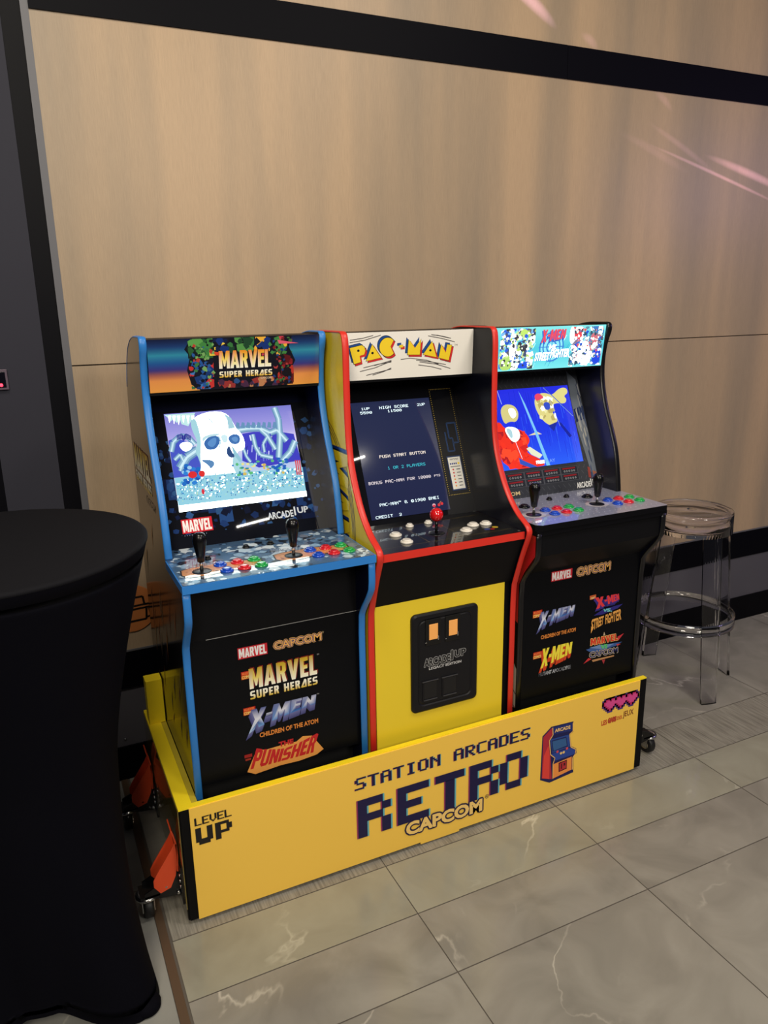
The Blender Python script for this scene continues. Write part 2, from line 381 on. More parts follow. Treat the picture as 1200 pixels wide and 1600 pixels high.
class Print:
    """flat ink on a plane; u to the right, v up, in metres from origin O (or 0..1 when su, sv are given)"""
    def __init__(self, mb, O, U, V, m, su=1.0, sv=1.0, step=0.00025, base=0.0006):
        self.mb = mb; self.O = Vector(O); self.U = Vector(U).normalized(); self.V = Vector(V).normalized(); self.N = self.U.cross(self.V)
        self.m = m; self.su = su; self.sv = sv; self.step = step; self.base = base
    def at(self, u, v, layer): return self.O + self.U * (u * self.su) + self.V * (v * self.sv) + self.N * (self.base + self.step * layer)
    def tris(self, pts, faces, col, layer):
        for f in faces:
            q = [pts[i] for i in f]
            a = sum(q[i][0] * q[(i + 1) % len(q)][1] - q[(i + 1) % len(q)][0] * q[i][1] for i in range(len(q)))
            if a < 0: q = q[::-1]
            cs = [lin(col(p[0], p[1])) if callable(col) else lin(col) for p in q]
            self.mb.face([self.at(p[0], p[1], layer) for p in q], self.m, cs)
    def poly(self, pts, col, layer=0):
        t = tessellate_polygon([[Vector((p[0], p[1], 0)) for p in pts]])
        self.tris(pts, t, col, layer)
    def blob(self, pts, col, layer=0, n=2):
        for _ in range(n):
            q = []
            for a, b in zip(pts, pts[1:] + pts[:1]):
                q += [(a[0] * .75 + b[0] * .25, a[1] * .75 + b[1] * .25), (a[0] * .25 + b[0] * .75, a[1] * .25 + b[1] * .75)]
            pts = q
        self.poly(pts, col, layer)
    def rect(self, x0, y0, x1, y1, col, layer=0, n=1):
        for k in range(n):
            a = y0 + (y1 - y0) * k / n; b = y0 + (y1 - y0) * (k + 1) / n
            self.tris([(x0, a), (x1, a), (x1, b), (x0, b)], [(0, 1, 2, 3)], col, layer)
    def disc(self, x, y, rx, ry, col, layer=0, n=20, a0=0, a1=360):
        p = [(x + rx * math.cos(math.radians(a0 + (a1 - a0) * k / n)), y + ry * math.sin(math.radians(a0 + (a1 - a0) * k / n))) for k in range(n + (0 if a1 - a0 == 360 else 1))]
        if a1 - a0 != 360: p.append((x, y))
        self.poly(p, col, layer)
    def line(self, pts, w, col, layer=0):
        for (x0, y0), (x1, y1) in zip(pts[:-1], pts[1:]):
            dx, dy = (x1 - x0) * self.su, (y1 - y0) * self.sv; l = math.hypot(dx, dy) or 1e-9
            nx, ny = -dy / l * w / 2 / self.su, dx / l * w / 2 / self.sv
            self.tris([(x0 + nx, y0 + ny), (x1 + nx, y1 + ny), (x1 - nx, y1 - ny), (x0 - nx, y0 - ny)], [(0, 1, 2, 3)], col, layer)
    def _place(self, v, box, slant, warp):
        x0, y0, x1, y1 = box; out = []
        for a, b in v:
            if warp: a, b = warp(a, b)
            out.append((x0 + (x1 - x0) * a + slant * (y1 - y0) * b, y0 + (y1 - y0) * b))
        return out
    def text(self, s, box, col, layer=0, bold=0.0, slant=0.0, space=1.0, warp=None):
        v, f = text_tris(s, bold, space); self.tris(self._place(v, box, slant, warp), f, col, layer)
    def block(self, s, box, col, layer=0, slant=0.0, gap=0.7, warp=None):
        v, f = block_tris(s, gap); self.tris(self._place(v, box, slant, warp), f, col, layer)
    def outlined(self, s, box, col, ocol, ow, layer=0, bold=0.02, slant=0.0, blk=False, warp=None, ob=None):
        fn = self.block if blk else self.text
        kw = {} if blk else {'bold': bold}
        x0, y0, x1, y1 = box
        for k in range(8):
            dx = ow * math.cos(k * math.pi / 4); dy = ow * math.sin(k * math.pi / 4)
            fn(s, (x0 + dx, y0 + dy, x1 + dx, y1 + dy), ocol, layer + 0.01 * k, slant=slant, warp=warp, **kw)
        fn(s, box, col, layer + 1, slant=slant, warp=warp, **kw)
    def quad(self, tris, q, col, layer=0):
        v, f = tris; A, B, C, D = q      # TL TR BR BL
        g = homog(UNIT, [A, B, C, D]); pv = [g(p) for p in v]
        inv = homog([A, B, C, D], UNIT)
        self.tris(pv, f, (lambda x, y: col(*inv((x, y)))) if callable(col) else col, layer)
    def quad_out(self, tris, q, col, ocol, ow, layer=0):
        for k in range(8):
            dx = ow * math.cos(k * math.pi / 4); dy = ow * math.sin(k * math.pi / 4)
            self.quad(tris, [(x + dx, y + dy) for x, y in q], ocol, layer + .01 * k)
        self.quad(tris, q, col, layer + 1)
    def pixels(self, rows, x0, y1, pw, ph, col, layer=0, fat=0.0):
        for r, row in enumerate(rows):
            c = 0
            while c < len(row):
                if row[c] == '#':
                    e = c
                    while e < len(row) and row[e] == '#': e += 1
                    self.rect(x0 + (c - fat) * pw, y1 - (r + 1) * ph, x0 + (e + fat) * pw, y1 - r * ph, col, layer); c = e
                else: c += 1
    def pixtext(self, s, box, col, layer=0, gap=1, fat=0.0):
        x0, y0, x1, y1 = box; pw = (x1 - x0) / (len(s) * (5 + gap) - gap); ph = (y1 - y0) / 7
        for i, ch in enumerate(s):
            g = PIX[ch]; self.pixels([g[k * 5:k * 5 + 5] for k in range(7)], x0 + i * (5 + gap) * pw, y1, pw, ph, col, layer, fat)
    def shards(self, rnd, box, cols, n, smin, smax, layer=0, ragged=0.5):
        x0, y0, x1, y1 = box
        for k in range(n):
            s = rnd.uniform(smin, smax); cx = rnd.uniform(x0, x1); cy = rnd.uniform(y0, y1); a0 = rnd.uniform(0, 6.28); m = rnd.randint(4, 6)
            p = []
            for j in range(m):
                r = s * rnd.uniform(1 - ragged, 1); a = a0 + 2 * math.pi * j / m
                p.append((min(x1, max(x0, cx + r * math.cos(a) / self.su)), min(y1, max(y0, cy + r * math.sin(a) / self.sv))))
            self.poly(p, rnd.choice(cols), layer + k * 0.004)
def ramp(stops):
    def f(t):
        for (a, ca), (b, cb) in zip(stops[:-1], stops[1:]):
            if t <= b:
                k = max(0, min(1, (t - a) / (b - a))); return tuple(ca[i] + (cb[i] - ca[i]) * k for i in range(3))
        return stops[-1][1]
    return f

# ------------------------------------------------------------------ setting: floor
DW = 0.7895
def build_floor():
    rnd = random.Random(4)
    marble = tile_mat('marble_tile'); marble2 = tile_mat('pale_marble_tile', base=(160, 158, 142), dark=(143, 140, 125), vein=(198, 195, 178))
    rib = tile_mat('ribbed_tile', True, (156, 152, 141), (139, 135, 125))
    plain = tile_mat('hall_tile', base=(148, 148, 142), dark=(134, 133, 128), vein=(170, 166, 156))
    grout = mat('grout', (92, 85, 77), 0.8)
    mb = MB()
    mb.box((-0.06, -3.0, -0.03), (4.4, DW, -0.0012), grout)
    mb.box((-2.4, -3.0, -0.03), (-0.082, DW, -0.0012), grout)
    def tile(x0, x1, y0, y1, m, g=0.0016):
        c = (rnd.random(), rnd.random(), rnd.random(), 1)
        x0 = max(x0, -0.060); x1 = min(x1, 4.4)
        if x1 - x0 < 0.01: return
        mb.face([(x0 + g, y0 + g, 0), (x1 - g, y0 + g, 0), (x1 - g, y1 - g, 0), (x0 + g, y1 - g, 0)], m, [c] * 4)
    rows = [(-3.0, -2.41, marble), (-2.41, -1.77, marble), (-1.77, -1.1, marble), (-1.1, -0.459, marble), (-0.459, -0.243, marble), (-0.243, -0.035, marble2), (-0.035, 0.178, rib), (0.178, DW, marble)]
    for y0, y1, m in rows:
        for k in range(-2, 8):
            tile(0.583 + 0.637 * (k - 1), 0.583 + 0.637 * k, y0, y1, m)
    for i in range(4):
        for j in range(6):
            c = (rnd.random(), rnd.random(), rnd.random(), 1); x1 = -0.082 - 0.6 * i; y0 = -3.0 + 0.64 * j; g = 0.0016
            mb.face([(x1 - 0.6 + g, y0 + g, 0), (x1 - g, y0 + g, 0), (x1 - g, min(DW, y0 + 0.64) - g, 0), (x1 - 0.6 + g, min(DW, y0 + 0.64) - g, 0)], plain, [c] * 4)
    struct(mb, 'floor', fixn=False)
    t = MB(); t.box((-0.082, -3.0, -0.03), (-0.060, DW, 0.0015), mat('bronze_strip', (104, 84, 66), 0.45, metal=0.3))
    struct(t, 'trim_1', 'bronze strip set between the two tile floors')
build_floor()

# ------------------------------------------------------------------ setting: walls
def build_walls():
    wood = wood_mat()
    darkm = mat('black_wall_band', (5, 5, 11), 0.55, spec=0.08)
    kick = mat('grey_wall_panel', (88, 86, 92), 0.5, spec=.3, var=(3, (80, 78, 85)))
    greyw = mat('grey_wall', (50, 50, 60), 0.65, spec=.2, var=(2, (45, 45, 55)))
    greys = mat('grey_reveal', (92, 92, 98), 0.5)
    seam = mat('panel_seam', (60, 46, 36), 0.8)
    w = MB()
    w.box((-0.078, DW + 0.012, 0.49), (4.4, DW + 0.05, 3.7), seam)
    x = -0.078
    w.box((x, DW, 0.498), (4.4, DW + 0.03, 1.4735), wood)
    w.box((x, DW, 1.4775), (4.4, DW + 0.03, 2.455), wood)
    w.box((x, DW, 2.563), (4.4, DW + 0.03, 3.7), wood)
    struct(w, 'wall_back')
    b = MB()
    b.box((-0.078, DW - 0.006, 2.4528), (1.777, DW + 0.02, 2.566), darkm); b.box((1.7785, DW - 0.006, 2.4528), (4.4, DW + 0.02, 2.566), darkm)
    struct(b, 'trim_2', 'black band running along the top of the wood wall')
    b = MB(); b.box((-0.078, DW - 0.002, 0.354), (4.4, DW + 0.03, 0.492), darkm)
    struct(b, 'trim_3', 'black band below the wood wall')
    b = MB(); b.box((-0.078, DW - 0.004, 0.492), (4.4, DW + 0.03, 0.498), greys)
    struct(b, 'trim_4', 'thin metal edge under the wood wall')
    b = MB(); b.box((-0.4, DW + 0.004, 0.13), (4.4, DW + 0.03, 0.354), kick)
    for xx in (-0.051, 0.9, 1.9, 2.9): b.lathe([(0.004, 0), (0.004, 0.004), (0.001, 0.005)], (xx, DW + 0.004, 0.159), chrome, 10, (0, -1, 0))
    struct(b, 'trim_5', 'grey panel above the baseboard')
    b = MB(); b.box((-0.4, DW - 0.004, 0.0), (4.4, DW + 0.03, 0.13), mat('black_baseboard', (5, 5, 9), 0.5, spec=0.1))
    struct(b, 'baseboard_back')
    b = MB(); b.box((-0.099, DW - 0.001, 0.354), (-0.078, DW + 0.03, 3.7), greys)
    struct(b, 'trim_6', 'narrow grey upright at the end of the wood wall')
    b = MB(); b.box((-0.152, DW + 0.005, 0.354), (-0.099, DW + 0.03, 3.7), mat('black_upright', (5, 5, 11), 0.5, spec=0.1))
    struct(b, 'trim_7', 'black upright beside the wood wall')
    b = MB(); b.box((-2.4, DW + 0.0, 0.0), (-0.315, DW + 0.03, 1.0), darkm); b.box((-2.4, DW, 1.26), (-0.152, DW + 0.03, 3.7), greyw)
    b.box((-0.315, DW, 0.354), (-0.152, DW + 0.03, 1.26), greyw); b.box((-2.4, DW + 0.002, 1.0), (-0.315, DW + 0.03, 1.26), darkm)
    struct(b, 'wall_left')
build_walls()

# round emblem on the wood wall, half hidden by the table
def wall_emblem():
    t = MB(); om = mat('orange_brown_disc', (196, 118, 62), 0.45); km = mat('emblem_black', (16, 13, 12), 0.5)
    cx, cz, r = 0.018, 0.647, 0.085
    t.lathe([(r, 0), (r, 0.003), (r - 0.001, 0.004)], (cx, DW, cz), om, 48, (0, -1, 0))
    P = Print(t, (cx, DW - 0.004, cz), (1, 0, 0), (0, 0, 1), INK)
    k = (16, 12, 12)
    for z in (0.008, -0.004): P.line([(-0.072, z - 0.003), (0.068, z + 0.003)], 0.007, k)
    P.line([(-0.05, 0.036), (0.040, 0.040), (0.044, 0.008)], 0.007, k, 1); P.line([(-0.05, -0.048), (0.046, -0.044), (0.049, -0.006)], 0.007, k, 1)
    P.line([(0.058, -0.006), (0.062, -0.034), (0.050, -0.038)], 0.006, k, 1)
    o = t.build('wall_emblem', origin=(cx, DW, cz)); o['label'] = 'round orange emblem with black lines on the wood wall behind the table'; o['category'] = 'sign'
wall_emblem()

def card_reader():
    t = thing('card_reader', 'small black card reader with red light on the grey wall', 'card reader', (-0.31, DW, 1.45))
    b = MB(); fr = mat('reader_frame', (92, 78, 92), 0.35); bk = mat('reader_black', (9, 8, 18), 0.15)
    b.box((-0.345, DW - 0.012, 1.415), (-0.262, DW, 1.475), fr); b.box((-0.341, DW - 0.013, 1.421), (-0.268, DW - 0.011, 1.468), bk)
    b.build('housing', t, 0.002)
    l = MB(); l.lathe([(0.005, 0), (0.005, 0.002), (0.002, 0.004)], (-0.282, DW - 0.013, 1.429), mat('red_lamp', (255, 60, 70), 0.3, emit=((255, 40, 60), 5)), 12, (0, -1, 0))
    l.build('indicator_light', t)
card_reader()

# ------------------------------------------------------------------ logos shared by panels
GOLD = ramp([(0, (250, 246, 228)), (0.35, (247, 240, 190)), (0.6, (226, 196, 60)), (1, (196, 160, 40))])
def logo_marvel_box(P, x0, z0, x1, z1, L=1):
    P.rect(x0, z0, x1, z1, (206, 38, 52), L)
    dx = (x1 - x0) * 0.035; dz = (z1 - z0) * 0.09
    P.block('MARVEL', (x0 + dx, z0 + dz, x1 - dx, z1 - dz), (245, 240, 240), L + 1, gap=0.35)
def logo_capcom(P, x0, z0, x1, z1, fill=(238, 178, 92), line=(34, 50, 120), outer=(222, 170, 96), L=1, arch=0.12):
    w = lambda a, b: (a, b * (0.86 + 0.14 * abs(2 * a - 1)) if b > 0.5 else b)
    h = z1 - z0
    if outer: P.outlined('CAPCOM', (x0, z0, x1, z1), line, outer, h * 0.15, L, 0.03)
    P.outlined('CAPCOM', (x0, z0, x1, z1), fill, line, h * (0.075 if outer else 0.10), L + 2, 0.015)
def logo_comics(P, x0, z0, x1, z1, L=1):
    P.rect(x0, (z0 + z1) / 2, x1, z1, (176, 30, 22), L); P.rect(x0, z0, x1 - (x1 - x0) * 0.1, (z0 + z1) / 2, (206, 92, 30), L)
    P.block('MARVEL', (x0 + (x1 - x0) * .06, (z0 + z1) / 2 + (z1 - z0) * .05, x1 - (x1 - x0) * .06, z1 - (z1 - z0) * .08), (236, 120, 60), L + 1)
    P.text('COMICS', (x0 + (x1 - x0) * .04, z0 + (z1 - z0) * .06, x1 - (x1 - x0) * .1, (z0 + z1) / 2 - (z1 - z0) * .04), (248, 214, 120), L + 1, 0.03)
def logo_msh(P, x0, z0, x1, z1, L=1, dim=1.0):
    """two-line title: MARVEL over SUPER HEROES"""
    h = z1 - z0; zm = z0 + h * 0.34
    g1 = lambda u, v: tuple(c * dim for c in GOLD((v - zm) / (z1 - zm)))
    g2 = lambda u, v: tuple(c * dim for c in ramp([(0, (214, 176, 40)), (0.5, (250, 246, 225)), (1, (250, 248, 235))])((v - z0) / (h * 0.27)))
    P.block('MARVEL', (x0 + .003, zm + .003, x1 + .003, z1 + .003), (120 * dim, 26 * dim, 20 * dim), L)
    P.block('MARVEL', (x0, zm, x1, z1), g1, L + 1)
    P.block('SUPER HEROES', (x0, z0, x1, z0 + h * 0.27), g2, L + 1, gap=1.3)
def logo_xmen_steel(P, x0, z0, x1, z1, L=1):
    h = z1 - z0
    w = lambda a, b: (a, b * (1.0 - 0.60 * a ** .6) + 0.60 * a ** .6)
    for k in range(6):
        d = (6 - k) * h * 0.035
        P.block('X-MEN', (x0 - d * 0.6, z0 - d * 1.2, x1 - d * 0.2, z1 - d * 1.2), (66 + 8 * k, 68 + 8 * k, 120 + 8 * k), L + 0.1 * k, slant=0.15, warp=w, gap=0.3)
    zc = lambda u: z0 + h * (0.46 + 0.30 * max(0, (u - x0) / (x1 - x0)) ** .7)
    def c(u, v):
        t = (v - zc(u)) / h
        return ramp([(-0.6, (240, 244, 255)), (-0.25, (70, 130, 205)), (-0.02, (30, 46, 110)), (0.0, (235, 236, 245)), (0.25, (150, 156, 190)), (0.5, (60, 72, 140))])(t)
    P.block('X-MEN', (x0, z0, x1, z1), c, L + 1, slant=0.15, warp=w, gap=0.3)
    
def logo_xmen_flat(P, x0, z0, x1, z1, fill, shade, L=1, depth=0.2):
    h = z1 - z0; w = lambda a, b: (a, b * (1 - 0.42 * a) + 0.42 * a)
    for k in range(6):
        d = (6 - k) / 6 * h * depth
        P.block('X-MEN', (x0 - d * 0.45, z0 - d, x1 - d * 0.2, z1 - d), shade, L + .1 * k, slant=0.08, warp=w, gap=0.4)
    P.block('X-MEN', (x0, z0, x1, z1), fill, L + 1, slant=0.08, warp=w, gap=0.4)
def logo_maker(P, x0, z0, x1, z1, col, line=None, L=1, bold=0.03):
    """ARCADE 1UP wordmark"""
    w = x1 - x0; h = z1 - z0
    a = (x0, z0, x0 + w * 0.62, z0 + h * 0.72); b = (x0 + w * 0.645, z0 + h * .10, x0 + w * .685, z1); c = (x0 + w * 0.73, z0 + h * 0.26, x1, z0 + h * 0.90)
    for s, bx in (('ARCADE', a), ('1', b), ('UP', c)):
        if line: P.outlined(s, bx, col, line, h * 0.05, L, bold)
        else: P.text(s, bx, col, L, bold)

# ------------------------------------------------------------------ arcade cabinets
def chaikin(p, n=2):
    for _ in range(n):
        q = [p[0]]
        for a, b in zip(p[:-1], p[1:]):
            q.append((a[0] * .75 + b[0] * .25, a[1] * .75 + b[1] * .25)); q.append((a[0] * .25 + b[0] * .75, a[1] * .25 + b[1] * .75))
        q.append(p[-1]); p = q
    return p
BACK = chaikin([(0.300, 1.5715), (0.40, 1.571), (0.49, 1.545), (0.555, 1.49), (0.605, 1.41), (0.62, 1.33), (0.62, 1.25)], 2) + [(0.62, 0.035)]
LOWER = [(0.046, 0.035)] + chaikin([(0.046, 0.6), (0.046, 0.790), (0.030, 0.820), (-0.018, 0.878), (-0.033, 0.905), (-0.033, 0.975)], 1)[1:]
UPPER = chaikin([(0.180, 1.000), (0.188, 1.06), (0.205, 1.144), (0.232, 1.21), (0.262, 1.27), (0.284, 1.33), (0.298, 1.39), (0.300, 1.45), (0.290, 1.51), (0.272, 1.548), (0.276, 1.5715), (0.300, 1.5715)], 2)
FRONT_C = chaikin([(0.046, 0.5), (0.046, 0.785), (0.034, 0.82), (0.004, 0.905), (-0.022, 0.962), (-0.030, 0.988), (-0.012, 1.005), (0.034, 1.026), (0.096, 1.083), (0.150, 1.180), (0.170, 1.253), (0.176, 1.35), (0.176, 1.45), (0.174, 1.53), (0.182, 1.5715), (0.215, 1.5715)], 2)
YB = 0.0455 / 0.110          # unused slope helper
BEZ_N = Vector((0, 0.262, -0.110)).normalized()      # pointing into the cabinet
BEZ_U = Vector((0, 0.110, 0.262)).normalized()       # up the screen
def bez_y(z): return 0.301 + (z - 1.093) * 0.110 / 0.262
def side_panel(root, x0, x1, front, back, m_out, m_in, edge, outer_left, art=None, split=None):
    """one side board; its rounded coloured edge is a child"""
    prof = front + back
    mb = MB()
    mo, mi = (m_out, m_in) if outer_left else (m_in, m_out)
    n = len(prof)
    tes = tessellate_polygon([[Vector((y, z, 0)) for y, z in prof]])
    for t in tes:
        mb.face([(x0, prof[i][0], prof[i][1]) for i in t], mo); mb.face([(x1, prof[i][0], prof[i][1]) for i in t], mi)
    for k in range(n):
        a, b = prof[k], prof[(k + 1) % n]
        mb.face([(x0, a[0], a[1]), (x1, a[0], a[1]), (x1, b[0], b[1]), (x0, b[0], b[1])], edge)
    if art: art(mb, x0 if outer_left else x1)
    # orient
    o = mb.build('side_panel', root, fixn=False)
    bm = bmesh.new(); bm.from_mesh(o.data)
    bmesh.ops.remove_doubles(bm, verts=[v for v in bm.verts if abs(v.co.x + world_loc(root).x - x0) < 1e-6 or abs(v.co.x + world_loc(root).x - x1) < 1e-6], dist=1e-6)
    body = [f for f in bm.faces if o.data.materials[f.material_index] in (m_out, m_in, edge)]
    bmesh.ops.recalc_face_normals(bm, faces=body); bm.to_mesh(o.data); bm.free()
    # edge trim strip along the front and over the top
    def strip(path):
        tb = MB(); rows = []
        for k, p in enumerate(path):
            a = path[max(k - 1, 0)]; b = path[min(k + 1, len(path) - 1)]
            d = Vector((b[0] - a[0], b[1] - a[1])).normalized(); nn = Vector((-d.y, d.x))      # left of travel (front path goes up: left = -y)
            def at(x, h): return (x, p[0] + nn.x * h, p[1] + nn.y * h)
            xa, xb = x0 - 0.0008, x1 + 0.0008; w = xb - xa
            rows.append([at(xa, -0.001), at(xa, 0.0012), at(xa + w * .12, 0.0028), at(xa + w * .32, 0.0036), at(xb - w * .32, 0.0036), at(xb - w * .12, 0.0028), at(xb, 0.0012), at(xb, -0.001)])
        tb.grid(rows, edge, closed=True, capa=True, capb=True)
        return tb
    return o, strip
def lathe_button(deck, loc, m, r=0.0155, ring=None):
    b = MB(); z = 0.0
    b.lathe([(r * 1.12, 0), (r * 1.12, 0.003), (r * 0.98, 0.0052), (r * 0.80, 0.0052)], (0, 0, 0), ring or m, 22)
    b.lathe([(r * 0.76, 0.003), (r * 0.76, 0.0085), (r * 0.62, 0.0098), (r * 0.3, 0.0090)], (0, 0, 0), m, 22)
    o = b.build('button', None); o.parent = deck; o.location = Vector(loc) - world_loc(deck); return o
def dup_button(o, deck, loc, m=None):
    c = o.copy(); COL.objects.link(c); c.parent = deck; c.location = Vector(loc) - world_loc(deck); return c
def joystick(root, loc, ball=None):
    t = MB(); t.lathe([(0.0245, 0), (0.0245, 0.0012), (0.022, 0.002), (0.006, 0.003)], loc, mat('dust_washer_black', (10, 10, 12), 0.3), 28)
    t.lathe([(0.0045, 0.001), (0.0045, 0.045)], loc, chrome if not ball else black_plastic, 14)
    j = t.build('joystick', root, origin=loc)
    h = MB()
    if ball: h.lathe([(0.0205 * math.sin(a), 0.058 - 0.0205 * math.cos(a)) for a in [math.pi * (0.04 + 0.92 * k / 14) for k in range(15)]], loc, ball, 26)
    else: h.lathe([(0.0075, 0.026), (0.0095, 0.028), (0.012, 0.048), (0.0155, 0.066), (0.0175, 0.078), (0.0178, 0.086), (0.0165, 0.094), (0.0125, 0.1005), (0.006, 0.1035)], loc, black_plastic, 26)
    h.build('handle', j)
    return j
def cabinet(x0, x1, label, front, edge, m_out, m_in, art_left, art_right, cover_style=False):
    T = 0.018
    root = thing('arcade_cabinet', label, 'arcade cabinet', ((x0 + x1) / 2, 0.33, 0.035), 'arcade cabinets in the yellow display platform')
    for k, (a, b) in enumerate(((x0, x0 + T), (x1 - T, x1))):
        fr = front if cover_style else LOWER + [(0.18, 0.975)] + UPPER
        o, strip = side_panel(root, a, b, fr, (BACK[1:] if not cover_style else BACK), m_out, m_in, edge, k == 0, art_left if k == 0 else art_right)
        if cover_style:
            path = [(0.046, 0.04)] + front + BACK[1:18]
            strip(path).build('edge_trim', o)
        else:
            strip([(0.046, 0.04)] + LOWER[1:]).build('edge_trim', o)
            strip(UPPER + BACK[1:18]).build('edge_trim', o)
    # carcass
    xi0, xi1 = x0 + T, x1 - T
    c = MB()
    c.box((xi0, 0.60, 0.04), (xi1, 0.615, 1.32), black_lam)
    c.prism_x([(0.30, 1.566), (0.40, 1.566), (0.485, 1.54), (0.545, 1.49), (0.597, 1.41), (0.597, 1.30), (0.585, 1.30), (0.585, 1.40), (0.535, 1.475), (0.48, 1.525), (0.40, 1.55), (0.30, 1.55)], xi0, xi1, black_lam)
    c.build('back_board', root)
    return root, xi0, xi1
def marquee(root, xi0, xi1, yt, yb, draw, m, zt=1.566, zb=1.428):
    mb = MB(); h = math.hypot(zt - zb, yt - yb)
    mb.prism_x([(yb, zb), (yt, zt), (yt + 0.02, zt), (yb + 0.02, zb)], xi0 + 0.0005, xi1 - 0.0005, black_lam)
    P = Print(mb, (xi0 + 0.001, yb, zb), (1, 0, 0), (0, yt - yb, zt - zb), m, xi1 - xi0 - 0.002, h)
    draw(P)
    o = mb.build('marquee', root)
    u = MB(); u.box((xi0, yb + 0.004, zb - 0.008), (xi1, 0.46, zb - 0.001), black_lam); u.build('speaker_board', root)
    return o
def bezel(root, xi0, xi1, draw, zb=0.975, zt=1.43, m=INK_GLASS, base=(6, 8, 18)):
    mb = MB(); mb.prism_x([(bez_y(zb), zb), (bez_y(zt), zt), (bez_y(zt) + 0.02, zt), (bez_y(zb) + 0.02, zb)], xi0, xi1, black_lam)
    h = math.hypot(zt - zb, bez_y(zt) - bez_y(zb))
    P = Print(mb, (0, bez_y(1.093), 1.093), (1, 0, 0), BEZ_U, m)      # u = world x, v = metres up from z 1.093
    v0 = -(1.093 - zb) / BEZ_U.z; v1 = (zt - 1.093) / BEZ_U.z
    P.rect(xi0, v0, xi1, v1, base, 0)
    draw(P, v0, v1)
    return mb.build('screen_bezel', root)
def screen(bz, x0, x1, z0, z1, draw, m):
    mb = MB(); v0 = (z0 - 1.093) / BEZ_U.z; v1 = (z1 - 1.093) / BEZ_U.z
    O = Vector((x0, bez_y(1.093), 1.093)) + BEZ_U * v0 - BEZ_N * 0.003
    P = Print(mb, O, (1, 0, 0), BEZ_U, m, x1 - x0, v1 - v0, step=0.0001, base=0.0)
    draw(P)
    q = [O, O + Vector((x1 - x0, 0, 0)), O + Vector((x1 - x0, 0, 0)) + BEZ_U * (v1 - v0), O + BEZ_U * (v1 - v0)]
    k = [p + BEZ_N * 0.0015 for p in q]
    mb.grid([[p + BEZ_N * 0.0003 for p in q], k], black_lam, closed=True, smooth=False, capb=True)
    return mb.build('screen', bz)
def flat_panel(root, name, x0, x1, y, z0, z1, m, draw=None, t=0.015, ink=INK, bevel=0.0):
    mb = MB(); mb.box((x0, y, z0), (x1, y + t, z1), m)
    if draw: draw(Print(mb, (0, y, 0), (1, 0, 0), (0, 0, 1), ink))
    return mb.build(name, root, bevel)

